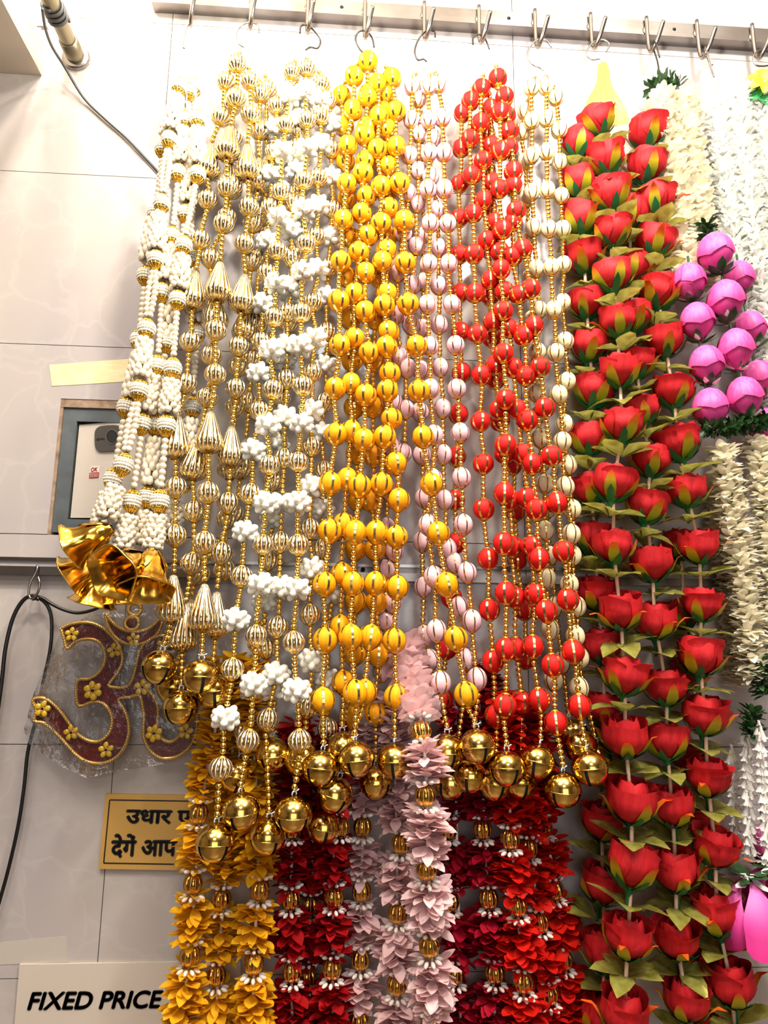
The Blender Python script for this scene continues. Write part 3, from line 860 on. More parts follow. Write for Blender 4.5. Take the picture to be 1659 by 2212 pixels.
tb_leaf = MB()
for q in range(5):
    a = 2 * math.pi * q / 5; vs, fs = [], []
    for i in range(6):
        t = i / 5; r = 0.006 + 0.0145 * math.sin(t * 1.45); z = 0.032 - 0.034 * t
        w = 0.0075 * math.sin(math.pi * min(0.98, 0.12 + 0.86 * t))
        for s in (-1, 0, 1):
            rr2 = (r + 0.0012) * (1.0 if s else 1.09)
            vs.append((rr2 * math.cos(a) - s * w * math.sin(a), rr2 * math.sin(a) + s * w * math.cos(a), z))
    for i in range(5):
        for s in range(2):
            fs.append((i * 3 + s, i * 3 + s + 1, i * 3 + s + 4, i * 3 + s + 3))
    tb_leaf.add(vs, fs)
ME_TRUMP, ME_TLEAF = trumpet_mesh(), tb_leaf.mesh('embossed_leaves', M_TRUMPET)
rimb = MB().tube([Vector((0.0315 * (1 + 0.06 * math.cos(5 * a)) * math.cos(a), 0.0315 * (1 + 0.06 * math.cos(5 * a)) * math.sin(a), -0.0225)) for a in [2 * math.pi * i / 40 for i in range(41)]], 0.0011, 5)
ME_TRIM = rimb.mesh('rolled_rim', M_TRUMPET)
# (apex pixel, mouth pixel, depth, towards viewer, size)
for lab, (cx_, cy_), dep, dirv, k in [
    ('flared gold foil bell at the far left, mouth turned left', (192, 1165), .14, (-0.85, 0.1, -0.45), 1.0),
    ('flared gold foil bell below the far left one, mouth facing down left', (186, 1228), .12, (-0.80, -0.05, -0.55), 1.0),
    ('flared gold foil bell whose dark mouth faces the camera', (270, 1225), .165, (-0.35, -0.85, -0.40), 1.12),
    ('flared gold foil bell at the right, mouth opening downwards', (322, 1240), .15, (0.05, -0.42, -0.9), 1.12),
    ('flared gold foil bell low at the left, seen from its side', (212, 1270), .10, (-0.25, 0.05, -0.95), 1.0),
    ('flared gold foil bell low in the middle behind the mouths', (275, 1268), .10, (0.05, 0.05, -1.0), 1.0)]:
    p = at(cx_, cy_, dep); d = Vector(dirv).normalized()
    t = thing('foil_bell', lab, 'bell', p, 'flared foil bells under the pearl strands')
    M = axis_matrix(Vector((0, 0, 0)), -d, random.uniform(0, 1.2), k)
    link('bell_cup', ME_TRUMP, t, M); link('embossed_leaves', ME_TLEAF, t, M); link('rolled_rim', ME_TRIM, t, M)

# ------------------------------------------------------------------ petal garlands
def petal_mesh(L, Wd, cup=0.25, curl=0.2, tip=0.6, m=None, name='petal'):
    """petal along +z, face towards +x"""
    vs, fs = [], []; nu = 3
    TW = [(0, .22), (.2, .58), (.42, .92), (.64, 1.0), (.83, .80 if tip < 0.7 else .68), (.95, .48 if tip < 0.7 else .30), (1, .10 if tip < 0.7 else .03)]
    nv = len(TW) - 1
    for t, w_ in TW:
        w = Wd * 0.5 * w_
        for j in range(nu):
            s = j / (nu - 1) * 2 - 1
            vs.append((cup * Wd * 0.5 * s * s * w_ + curl * L * (t ** 2.2) * 0.5 - cup * Wd * 0.25, s * w, L * t))
    for i in range(nv):
        for j in range(nu - 1):
            a = i * nu + j; fs.append((a, a + 1, a + nu + 1, a + nu))
    return MB().add(vs, fs).mesh(name, m)


def path_sampler(pts):
    L = [0.0]
    for a, b in zip(pts, pts[1:]):
        L.append(L[-1] + (b - a).length)

    def f(s):
        s = max(0.0, min(L[-1], s))
        for i in range(len(pts) - 1):
            if s <= L[i + 1] or i == len(pts) - 2:
                t = (s - L[i]) / max(1e-9, L[i + 1] - L[i]); return pts[i].lerp(pts[i + 1], t), (pts[i + 1] - pts[i]).normalized()
    return f, L[-1]


bring = MB()
for q in range(9):
    a = 2 * math.pi * q / 9
    dv = Vector((math.cos(a), math.sin(a), -0.25)).normalized()
    bring.ball(dv * 0.0125, 0.0034, 7, 5, 0, (0.8, 0.8, 1.5), dv.to_track_quat('Z', 'Y').to_matrix().to_4x4())
ME_BRING = bring.mesh('white_buds', M_BUD)


def petal_garland(label, group, pix, dep, meshes, balls=(), step=0.0076, per=11, tilt=(-0.45, 0.4), root_r=0.003, rad_k=1.0, name='petal_garland', limit=300, ball_mesh=None, seed=0, spread=0.25, dark_core=None):
    rd = random.Random(seed * 31 + 5)
    P = smooth_path([at(x, y, dep[i] if isinstance(dep, (list, tuple)) else dep) for i, (x, y) in enumerate(pix)], 5)
    f, L = path_sampler(P)
    root = thing(name, label, 'garland', P[0], group)
    part('string', MB().tube(P[::3] + [P[-1]], 0.0022, 6), dark_core or M_BUD, root)
    bl = []
    for bx, by in balls:
        best = min(range(201), key=lambda i: abs(to_px(f(L * i / 200)[0])[1] - by)); s = L * best / 200
        p, t = f(s); bl.append(s)
        dpt = -(p.y)
        q = at(bx, by, dpt + 0.004)
        b = link('gold_egg', ball_mesh or ME_EGG, root, axis_matrix(q - root.location, -t, rd.uniform(0, 6.28)))
        link('white_buds', ME_BRING, b, Matrix.Translation((0, 0, -0.0135)))
        link('white_buds', ME_BRING, b, Matrix.Translation((0, 0, 0.0135)) @ Matrix.Rotation(math.pi, 4, 'X'))
    items = []
    s = 0.004
    while s < L:
        if not any(abs(s - b) < 0.0145 for b in bl):
            p, t = f(s); ax = -t
            ph = rd.uniform(0, 6.28)
            e = min([abs(s - b) for b in bl] + [1]); kk = 0.85 if e < 0.024 else 1.0
            for q in range(per):
                a = ph + 2 * math.pi * q / per + rd.uniform(-.2, .2)
                x = ax.orthogonal().normalized(); y = ax.cross(x)
                rad = x * math.cos(a) + y * math.sin(a)
                tl = rd.uniform(*tilt)
                zdir = (rad * math.cos(tl) + ax * math.sin(tl)).normalized()
                pos = p + rad * root_r + ax * rd.uniform(-.4, .4) * step
                # petal face (+x) turned upward along the string, with some twist
                xd = ax + (x * rd.uniform(-1, 1) + y * rd.uniform(-1, 1)) * spread
                m = axis_matrix(pos - root.location, zdir, 0, rd.uniform(0.82, 1.14) * kk * rad_k, xdir=xd)
                tipp = pos + zdir * 0.02
                face = zdir.dot((CAM - tipp).normalized()); x_, y_ = to_px(tipp)
                vis = face + (0 if -10 < x_ < 1669 and -10 < y_ < 2222 else -3) + rd.uniform(0, .15)
                items.append((vis, m, rd.randrange(len(meshes))))
        s += step * rd.uniform(0.85, 1.15)
    items.sort(key=lambda i: -i[0])
    for v, m, k in items[:limit]:
        link('petal', meshes[k], root, m)
    rest = items[limit:]
    if rest:
        mb = MB(); me0 = meshes[0]
        vs = [v.co.copy() for v in me0.vertices]; fs = [tuple(p.vertices) for p in me0.polygons]
        for v, m, k in rest:
            mb.add(vs, fs, 0, m)
        o = link('petals', mb.mesh('petals', me0.materials[0]), root); o['kind'] = 'stuff'
    return root


def fam(m, L=0.0265, Wd=0.0155, cup=0.35, curl=0.25, tip=0.75):
    return [petal_mesh(L * a, Wd * b, cup, c, tip, m) for a, b, c in ((1, 1, curl), (1.08, 0.9, -curl * 0.6), (0.9, 1.1, curl * 1.6))]


F_OR, F_DR, F_CR, F_RD, F_PK = fam(M_P_OR), fam(M_P_DR, 0.028, 0.016), fam(M_P_CR, 0.028, 0.0165), fam(M_P_RD, 0.028, 0.0175, tip=0.55), fam(M_P_PK, 0.0285, 0.0162)
LG = 'petal garlands hanging from the lower rail'
petal_garland('left orange petal garland beside the price signs', LG, [(478, 1420), (468, 1560), (445, 1680), (430, 1780), (425, 1860), (418, 1960), (410, 2060), (398, 2160), (390, 2270)], .075, F_OR, [(430, 1757), (417, 1908), (410, 2063)], seed=1)
petal_garland('right orange petal garland next to the dark red ones', LG, [(545, 1420), (548, 1560), (552, 1680), (556, 1800), (558, 1900), (552, 2000), (548, 2120), (546, 2270)], .085, F_OR, [(562, 1922), (548, 2080)], seed=2)
petal_garland('middle orange petal garland between and behind the other two', LG, [(510, 1420), (505, 1560), (498, 1700), (490, 1850), (482, 1960), (470, 2100), (468, 2270)], .055, F_OR, [(478, 1942), (467, 2105)], seed=3)
petal_garland('left dark red petal garland next to the orange one', LG, [(640, 1560), (634, 1700), (630, 1850), (628, 1980), (630, 2120), (632, 2270)], .06, F_DR, [(632, 1790), (628, 1942), (631, 2097)], seed=4)
petal_garland('right dark red petal garland touching the pink petals', LG, [(722, 1560), (722, 1700), (722, 1850), (720, 1980), (718, 2120), (722, 2270)], .065, F_DR, [(735, 1785), (722, 1937), (717, 2092)], seed=5)
petal_garland('shaded dark red petal garland set back between two others', LG, [(680, 1600), (676, 1750), (674, 1900), (668, 2050), (668, 2270)], .025, F_DR, [(670, 1955), (664, 2110)], seed=6)
petal_garland('left pink petal garland next to the dark red ones', LG, [(790, 1560), (786, 1700), (782, 1850), (779, 1980), (777, 2120), (776, 2270)], .055, F_PK, [(783, 1786), (781, 1925), (779, 2072), (776, 2205)], seed=7)
petal_garland('middle pink petal garland with a loose thread', LG, [(845, 1500), (850, 1620), (856, 1750), (858, 1880), (856, 2000), (856, 2130), (858, 2270)], .075, F_PK, [(866, 1822), (859, 1972), (857, 2127)], seed=8)
petal_garland('front pink petal garland hanging over the brass bells', LG, [(874, 1385), (885, 1440), (902, 1520), (916, 1610), (922, 1720), (924, 1850), (930, 1980), (934, 2100), (938, 2270)], [.07, .09, .13, .165, .17, .165, .15, .14, .13], F_PK, [(910, 1580), (919, 1718), (921, 1877), (927, 2043), (930, 2215)], seed=9)
petal_garland('crimson petal garland right behind the front pink one', LG, [(985, 1520), (985, 1650), (986, 1790), (990, 1930), (992, 2060), (996, 2270)], .045, F_CR, [(968, 1792), (973, 1945), (983, 2102)], seed=10)
petal_garland('crimson petal garland beside the bright red ones', LG, [(1035, 1500), (1042, 1650), (1046, 1790), (1054, 1930), (1062, 2060), (1072, 2270)], .07, F_CR, [(1042, 1791), (1056, 1940), (1069, 2100)], seed=11)
petal_garland('front bright red petal garland right of the crimson ones', LG, [(1090, 1500), (1095, 1640), (1104, 1790), (1114, 1930), (1126, 2060), (1138, 2270)], .09, F_RD, [(1102, 1812), (1118, 1956), (1131, 2121)], seed=12)
petal_garland('second bright red petal garland tucked behind the front one', LG, [(1130, 1520), (1140, 1680), (1148, 1830), (1160, 1960), (1176, 2090), (1190, 2270)], .06, F_RD, [(1142, 1832), (1166, 1990), (1186, 2146)], seed=13)
petal_garland('rightmost bright red petal garland at the edge of the dark gap', LG, [(1150, 1540), (1168, 1700), (1186, 1830), (1206, 1960), (1222, 2090), (1236, 2270)], .045, F_RD, [(1174, 1786), (1198, 1922), (1217, 2072)], seed=14)
petal_garland('shaded crimson garland showing behind the red beads', LG, [(1040, 1430), (1052, 1520), (1062, 1600), (1070, 1680)], .02, F_CR, [], seed=15, limit=160)

# cream and white flower garlands at the right
F_CM = fam(M_P_CM, 0.0205, 0.0105, 0.3, 0.3, 0.8)
F_WH = fam(M_P_WH, 0.0175, 0.0058, 0.25, 0.5, 0.8)
F_GR = fam(M_GREEN, 0.0175, 0.0085, 0.35, 0.25, 0.85)
XG = 'white flower garlands at the right'
petal_garland('upper cream petal garland behind the red roses', XG, [(1428, 205), (1438, 290), (1455, 380), (1470, 460), (1480, 540), (1480, 620)], .055, F_CM, [], 0.0062, 14, (-0.6, 0.7), rad_k=1.25, seed=21, name='flower_garland', dark_core=M_P_CM)
petal_garland('second upper cream petal garland between roses and white star-flowers', XG, [(1478, 205), (1488, 290), (1502, 380), (1512, 460), (1520, 540), (1530, 620)], .045, F_CM, [], 0.0062, 14, (-0.6, 0.7), rad_k=1.2, seed=27, name='flower_garland', dark_core=M_P_CM)
petal_garland('left white star-flower garland beside the lotus buds', XG, [(1548, 215), (1556, 300), (1570, 400), (1586, 520), (1604, 640), (1620, 760), (1630, 900)], .04, F_WH, [], 0.0055, 14, (-0.7, 0.7), rad_k=1.25, seed=22, name='flower_garland', dark_core=M_P_WH)
petal_garland('middle white star-flower garland at the top right', XG, [(1592, 180), (1602, 280), (1616, 400), (1632, 520), (1650, 640), (1664, 760), (1676, 900)], .055, F_WH, [], 0.0055, 14, (-0.7, 0.7), rad_k=1.25, seed=28, name='flower_garland', dark_core=M_P_WH)
petal_garland('right white star-flower garland cut by the photo edge', XG, [(1642, 205), (1656, 320), (1672, 450), (1692, 600), (1706, 760)], .05, F_WH, [], 0.0055, 14, (-0.7, 0.7), rad_k=1.2, seed=23, name='flower_garland', dark_core=M_P_WH)
petal_garland('front lower cream petal garland under the lotus buds', XG, [(1560, 965), (1575, 1060), (1592, 1160), (1608, 1270), (1620, 1380), (1632, 1470)], .085, F_CM, [], 0.0060, 14, (-0.6, 0.7), rad_k=1.15, seed=24, name='flower_garland', dark_core=M_P_CM)
petal_garland('lower cream petal garland at the right photo edge', XG, [(1640, 950), (1650, 1060), (1662, 1180), (1672, 1300), (1684, 1420)], .08, F_CM, [], 0.0060, 14, (-0.6, 0.7), rad_k=1.15, seed=25, name='flower_garland', dark_core=M_P_CM)
petal_garland('shaded cream petal garland behind the right rose strand', XG, [(1545, 1040), (1560, 1150), (1575, 1260), (1588, 1370), (1600, 1480)], .03, F_CM, [], 0.0066, 12, (-0.6, 0.7), rad_k=1.1, seed=26, name='flower_garland', dark_core=M_P_CM, limit=200)
for lab, pix, d, k in [('dark green leaf cap on top of the cream garland', [(1408, 196), (1424, 180), (1448, 176), (1468, 186)], .042, 1.0),
                       ('dark green leaf tuft above the lotus buds', [(1522, 482), (1528, 505), (1532, 525)], .075, 1.0),
                       ('dark green leaf band between lotus buds and cream petals', [(1520, 925), (1565, 922), (1615, 915), (1668, 905)], .10, 0.95),
                       ('dark green leaf band low at the right photo edge', [(1650, 1430), (1640, 1470), (1655, 1500)], .095, 1.0),
                       ('dark green leaf ball above the hanging white buds', [(1628, 1535), (1622, 1560), (1625, 1590)], .09, 1.05)]:
    petal_garland(lab, 'green leaf tufts', pix, d, F_GR, [], 0.0075, 11, (-0.5, 0.9), rad_k=k, seed=hash(lab) % 97 if False else len(lab), name='leaf_tuft', dark_core=M_GREEN, limit=300)

# ------------------------------------------------------------------ roses
RR, RH = 0.0285, 0.050


def rose_petal(ha, rk, hk, flare, seed, name='petal'):
    rd = random.Random(seed); vs, fs = [], []; nu, nv = 9, 8
    ph = rd.uniform(0, 6)
    for i in range(nv):
        v = i / (nv - 1)
        r = 0.22 + 0.80 * math.sin(min(1.0, v * 1.55) * math.pi / 2) ** 0.8
        r = r - 0.10 * max(0, v - 0.55) / 0.45 + flare * max(0, v - 0.7) ** 2 / 0.09
        wid = (0.35 + 0.65 * math.sin(min(1.0, v * 1.7) * math.pi / 2))
        for j in range(nu):
            u = j / (nu - 1) * 2 - 1
            a = u * ha * wid
            z = hk * (v - 0.16 * (u * u) ** 1.3 * v * v) + 0.02 * math.sin(u * 5 + ph) * v * v
            rr_ = r * rk * (1 + 0.02 * math.sin(u * 7 + ph) * v) + 0.05 * v * v * abs(u) ** 3 * (1 if u > 0 else -0.6)
            vs.append((RR * rr_ * math.cos(a), RR * rr_ * math.sin(a), RH * z))
    for i in range(nv - 1):
        for j in range(nu - 1):
            a = i * nu + j; fs.append((a, a + 1, a + nu + 1, a + nu))
    return vs, fs


ME_RP = [MB().add(*rose_petal(R(66), 1.0, 0.95, f, s)).mesh('petal', M_ROSE) for f, s in ((0.10, 1), (0.22, 2), (0.02, 3))]
core = MB()
for k in range(4):
    core.add(*rose_petal(R(62), 0.72, 1.02, -0.12, 10 + k), 0, Matrix.Rotation(k * math.pi / 2 + 0.4, 4, 'Z'))
for k in range(3):
    core.add(*rose_petal(R(70), 0.48, 1.0, -0.15, 20 + k), 0, Matrix.Rotation(k * 2.1, 4, 'Z'))
core.ball((0, 0, RH * 0.42), RR * 0.42, 10, 7, 0, (1, 1, 1.6))
ME_RCORE = core.mesh('rose', M_ROSE)


def blade(path, widths, crease=0.25, seed=0):
    """leaf following (r, z) path in the xz plane"""
    vs, fs = [], []; rd = random.Random(seed)
    for i, ((r, z), w) in enumerate(zip(path, widths)):
        for s in (-1, -0.5, 0, 0.5, 1):
            vs.append((r - crease * w * (1 - abs(s)) * 0.5, s * w, z + crease * w * abs(s) * 0.6 + rd.uniform(-1, 1) * 0.0006))
    for i in range(len(path) - 1):
        for s in range(4):
            fs.append((i * 5 + s, i * 5 + s + 1, i * 5 + s + 6, i * 5 + s + 5))
    return vs, fs


u_ = RR
ME_SEP = []
for s, tipout in ((1, 0.45), (2, 0.9), (3, 0.1)):
    path = [(0.22 * u_, -0.06 * u_), (0.55 * u_, 0.06 * u_), (0.92 * u_, 0.36 * u_), (1.12 * u_, 0.72 * u_), (1.18 * u_ + tipout * 0.25 * u_, 1.02 * u_), (1.2 * u_ + tipout * u_ * 0.75, 1.22 * u_ - tipout * 0.2 * u_)]
    ME_SEP.append(MB().add(*blade(path, [0.10 * u_, 0.24 * u_, 0.30 * u_, 0.25 * u_, 0.15 * u_, 0.02 * u_], 0.3, s)).mesh('sepal', M_SEPAL))
cal = MB()
for k in range(5):
    cal.add(*blade([(0.10 * u_, -0.18 * u_), (0.45 * u_, -0.06 * u_), (0.86 * u_, 0.22 * u_), (1.10 * u_, 0.50 * u_)], [0.10 * u_, 0.20 * u_, 0.17 * u_, 0.02 * u_], 0.2, k), 0, Matrix.Rotation(k * 1.2566 + 0.6, 4, 'Z'))
cal.lathe([(0.07 * u_, -0.95 * u_), (0.09 * u_, -0.4 * u_), (0.20 * u_, -0.16 * u_), (0.45 * u_, 0.05 * u_)], 10)
ME_CAL = cal.mesh('calyx', M_CALYX)
ME_FLEAF = []
for s, droop in ((1, 0.0), (2, 0.35), (3, -0.25)):
    path = [(0.06 * u_, -0.86 * u_), (0.45 * u_, -0.70 * u_), (0.85 * u_, (-0.62 - droop * 0.3) * u_), (1.3 * u_, (-0.60 - droop * 0.7) * u_), (1.72 * u_, (-0.62 - droop * 1.2) * u_)]
    ME_FLEAF.append(MB().add(*blade(path, [0.08 * u_, 0.38 * u_, 0.56 * u_, 0.42 * u_, 0.02 * u_], 0.35, s)).mesh('foil_leaf', M_LEAF))


def rose_strand(label, pix, d0, d1, hook_pt, k0=1.0, ribbon=True):
    P = [at(x, y, d0 + (d1 - d0) * (y - 250) / 1900) for x, y in pix]; n = len(P)
    root = thing('rose_garland', label, 'garland', P[0], 'red rose strands on the yellow ribbon')
    for i, p in enumerate(P):
        ax = (P[max(i - 1, 0)] - P[min(i + 1, n - 1)]).normalized()
        ax = (ax + Vector((random.uniform(-.16, .16), random.uniform(-.30, -.02), 0))).normalized()
        k = k0 * random.uniform(0.93, 1.07)
        M = axis_matrix(p - root.location - ax * RH * 0.42 * k, ax, random.uniform(0, 6.28), k)
        b = link('rose', ME_RCORE, root, M)
        for q in range(5):
            link('petal', random.choice(ME_RP), b, Matrix.Rotation(q * 1.2566 + random.uniform(-.15, .15), 4, 'Z') @ Matrix.Rotation(random.uniform(-.06, .10), 4, 'Y') @ Matrix.Diagonal((1, 1, random.uniform(0.9, 1.06), 1)))
        for q in range(4):
            link('sepal', random.choice(ME_SEP), b, Matrix.Rotation(q * 1.5708 + random.uniform(-.3, .3), 4, 'Z'))
        link('calyx', ME_CAL, b)
        for q in range(5):
            link('foil_leaf', random.choice(ME_FLEAF), b, Matrix.Rotation(q * 1.2566 + random.uniform(-.3, .3), 4, 'Z'))
    stem = [P[0] + Vector((0, 0, 0.03))] + P + [P[-1] - Vector((0, 0, 0.05))]
    part('wrapped_stem', MB().tube(stem, 0.0026, 7), M_BROWNT, root)
    if ribbon:
        mb = MB(); a = hook_pt; c = at(*(ribbon if isinstance(ribbon, tuple) else (1300, 270)), 0.05)
        for s in (-1, 0.3, 1):
            vs, fs = [], []
            for i in range(9):
                t = i / 8; q = a.lerp(c + Vector((0.012 * s, 0, 0)), t) + Vector((0.004 * math.sin(t * 9 + s), -0.003 * s, 0))
                w = 0.0035 * (0.7 + 0.5 * t)
                vs += [q + Vector((-w, 0.001 + 0.001 * math.sin(t * 14 + s), 0)), q + Vector((w, -0.001, 0))]
            for i in range(8):
                fs.append((2 * i, 2 * i + 1, 2 * i + 3, 2 * i + 2))
            mb.add(vs, fs)
        part('yellow_ribbon', mb, M_RIBBON, root)
    return root


hkR = SHB[7]
rose_strand('left front red rose strand, roses hanging in one straight column', [(1290, 268), (1312, 350), (1320, 430), (1325, 508), (1322, 603), (1335, 700), (1338, 806), (1345, 925), (1325, 1050), (1325, 1185), (1340, 1325), (1350, 1465), (1350, 1597), (1364, 1737), (1365, 1875), (1356, 2030), (1348, 2195)], .06, .14, hkR, 1.0, (1290, 262))
rose_strand('right red rose strand along the cream petals', [(1398, 292), (1397, 366), (1414, 442), (1413, 531), (1422, 637), (1436, 742), (1455, 850), (1466, 962), (1485, 1065), (1510, 1185), (1515, 1310), (1511, 1424), (1523, 1550), (1528, 1683), (1545, 1835), (1548, 1980), (1580, 2130)], .055, .12, hkR, 1.0, (1340, 270))
rose_strand('leftmost red rose strand peeking out beside the cream beads', [(1250, 318), (1250, 402), (1253, 482), (1262, 562), (1267, 660), (1273, 752), (1282, 850), (1270, 955), (1278, 1060), (1285, 1170), (1290, 1285), (1300, 1400), (1308, 1540)], .04, .08, hkR, 0.95, (1272, 282))
rose_strand('middle red rose strand between the two front columns', [(1360, 470), (1362, 585), (1368, 690), (1375, 790), (1385, 892), (1406, 1000), (1396, 1100), (1408, 1222), (1415, 1346), (1440, 1490), (1440, 1605), (1452, 1748), (1460, 1887), (1461, 2032), (1483, 2165)], .045, .115, hkR, 0.97, (1318, 272))
rose_strand('shaded red rose strand at the lower left behind the columns', [(1312, 1640), (1300, 1780), (1302, 1915), (1308, 2060), (1300, 2200)], .02, .07, hkR, 0.95, False)
rose_strand('shaded red rose strand deep between the right columns', [(1470, 1180), (1478, 1330), (1490, 1460), (1492, 1640), (1500, 1780), (1500, 1950), (1520, 2090), (1530, 2230)], .02, .05, hkR, 0.92, False)

# ------------------------------------------------------------------ lotus buds
LR = 0.0250


def lotus_body():
    b = MB()
    for layer, (z0, z1, k, ph) in enumerate(((1.16, 0.0, 0.985, 0.3), (-0.12, -1.22, 0.94, 0.9))):
        for q in range(4):
            vs, fs = [], []; nu, nv = 9, 8; rd = random.Random(q + layer * 7)
            for i in range(nv):
                v = i / (nv - 1)
                for j in range(nu):
                    u = j / (nu - 1) * 2 - 1
                    dip = (0.30 * (1 - abs(u)) if layer == 0 else -0.05)
                    top, bot = (z0, z1 - dip) if layer == 0 else (z0 + 0.35, z1)
                    z = top + (bot - top) * v
                    t = max(-1.0, min(1.0, z / 1.2))
                    r = math.sqrt(max(0.0, 1 - t * t)) if t > 0 else max(0.10, math.cos(t * 1.42) * (1 - 0.18 * t * t))
                    r = max(0.03, r) * (k + 0.02 * q + (0.05 * v ** 3 if layer == 0 else 0))
                    a = ph + q * math.pi / 2 + u * R(54)
                    vs.append((LR * r * math.cos(a), LR * r * math.sin(a), LR * z * 1.08))
            for i in range(nv - 1):
                for j in range(nu - 1):
                    a = i * nu + j; fs.append((a, a + nu, a + nu + 1, a + 1))
            b.add(vs, fs)
    return b.mesh('lotus_bud', M_LOTUS)


ME_LOTUS = lotus_body()
gl = MB().add(*blade([(0.002, 0), (0.010, 0.003), (0.018, 0.008), (0.024, 0.014)], [0.002, 0.0062, 0.0058, 0.0006], 0.3))
ME_GLEAF = gl.mesh('green_leaf', M_GREEN)
wl = MB().add(*blade([(0.002, 0), (0.009, 0.000), (0.016, 0.002), (0.021, 0.006)], [0.0016, 0.0036, 0.0036, 0.0008], 0.5))
ME_WLEAF = wl.mesh('white_bud', mat('pale_bud', (250, 240, 230), 0.4))


def lotus_strand(label, pix, dep, k=1.0, big=False):
    P = [at(x, y, dep) for x, y in pix]; n = len(P)
    root = thing('lotus_garland', label, 'garland', P[0], 'pink lotus bud strands')
    for i, p in enumerate(P):
        ax = (P[max(i - 1, 0)] - P[min(i + 1, n - 1)])
        ax = (ax.normalized() if n > 1 else Vector((0, 0, 1))) + Vector((random.uniform(-.1, .1), random.uniform(-.15, .05), 0))
        M = axis_matrix(p - root.location, ax, random.uniform(0, 6.28), k * random.uniform(.96, 1.04))
        b = link('lotus_bud', ME_LOTUS, root, M)
        for q in range(8):
            link('green_leaf', ME_GLEAF, b, Matrix.Translation((0, 0, -LR * 1.33)) @ Matrix.Rotation(q * 0.7854 + random.uniform(-.2, .2), 4, 'Z') @ Matrix.Rotation(random.uniform(-.5, .3), 4, 'Y'))
        for q in range(4):
            link('white_bud', ME_WLEAF, b, Matrix.Translation((0, 0, -LR * 1.22)) @ Matrix.Rotation(q * 1.57 + random.uniform(-.5, .5), 4, 'Z') @ Matrix.Rotation(random.uniform(-.4, .3), 4, 'Y'))
    part('string', MB().tube([P[0] + Vector((0, 0, .045)), P[-1] - Vector((0, 0, .045))], 0.002, 6), M_GREEN, root)
    return root


lotus_strand('left front pink lotus bud strand beside the roses', [(1490, 610), (1506, 697), (1526, 790), (1534, 884)], .095)
lotus_strand('middle front pink lotus bud strand, its top bud the highest', [(1547, 548), (1567, 652), (1590, 756), (1609, 860)], .10, 1.06)
lotus_strand('shaded pink lotus bud strand behind the front two', [(1596, 605), (1622, 712), (1640, 820), (1655, 925)], .065)
ME_LP = [MB().add(*rose_petal(R(h), 1.0, 1.0, f, s_)).mesh('petal', M_LOTUS2) for h, f, s_ in ((42, 0.30, 41), (38, 0.05, 42), (44, -0.1, 43))]
for lab, px, py, dp_, k in (('large drooping pink lotus flower hanging alone at the lower right', 1618, 1900, .12, 1.6), ('large drooping pink lotus flower cut by the right photo edge', 1672, 1870, .10, 1.8)):
    p = at(px, py, dp_); t = thing('lotus_flower', lab, 'flower', p, 'drooping lotus flowers')
    for ring, (k2, n2, tl) in enumerate(((1.0, 5, 0.12), (0.72, 3, 0.0))):
        for q in range(n2):
            link('petal', ME_LP[(q + ring) % 3], t, Matrix.Rotation(math.pi, 4, 'X') @ Matrix.Rotation(q * 6.2832 / n2 + 0.5 + ring, 4, 'Z') @ Matrix.Rotation(tl * random.uniform(0.2, 1.6), 4, 'Y') @ Matrix.Diagonal((k * k2 * 0.85, k * k2 * 0.85, k * 1.15 * random.uniform(.9, 1.05), 1)))
    for q in range(8):
        link('green_leaf', ME_GLEAF, t, Matrix.Translation((0, 0, 0.004)) @ Matrix.Rotation(q * 0.7854, 4, 'Z') @ Matrix.Rotation(random.uniform(0.2, .9), 4, 'Y') @ Matrix.Scale(1.2, 4))
    for q in range(5):
        link('white_bud', ME_WLEAF, t, Matrix.Translation((0, 0, 0.006)) @ Matrix.Rotation(q * 1.2566, 4, 'Z') @ Matrix.Rotation(random.uniform(0.2, .7), 4, 'Y') @ Matrix.Scale(1.7, 4))
lotus_strand('pink lotus bud half hidden behind the white bud strings', [(1650, 1826)], .05, 0.9)

# hanging white tuberose bud strings
tub = MB(); tub.lathe([(0.0016, 0.021), (0.0022, 0.012), (0.0030, 0.0), (0.0042, -0.006)], 8)
for q in range(5):
    a = q * 1.2566
    tub.add(*blade([(0.0036, -0.005), (0.0075, -0.0075), (0.0105, -0.006)], [0.002, 0.0018, 0.0003], 0.3), 0, Matrix.Rotation(a, 4, 'Z'))
ME_TUB = tub.mesh('tuberose_bud', mat('tuberose_white', (240, 234, 226), 0.4))
for lab, a, b, d in [('nearest hanging string of white tuberose buds, right edge', (1640, 1590), (1662, 1880), .10),
                     ('middle hanging string of white tuberose buds beside the roses', (1612, 1600), (1618, 1850), .08),
                     ('short shaded string of white tuberose buds behind the roses', (1580, 1640), (1590, 1850), .05)]:
    A, B = at(*a, d), at(*b, d); t = thing('tuberose_string', lab, 'garland', A, 'strings of white tuberose buds')
    n = int((A - B).length / 0.0115)
    for i in range(n):
        p = A.lerp(B, i / n)
        for s in (-1, 1):
            link('tuberose_bud', ME_TUB, t, axis_matrix(p - A + Vector((0.004 * s, random.uniform(-.003, .003), random.uniform(-.003, .003))), Vector((-0.28 * s, random.uniform(-.2, .3), 1)), random.uniform(0, 6.28)))
    part('string', MB().tube([A, B], 0.0012, 5), M_WHITE, t)

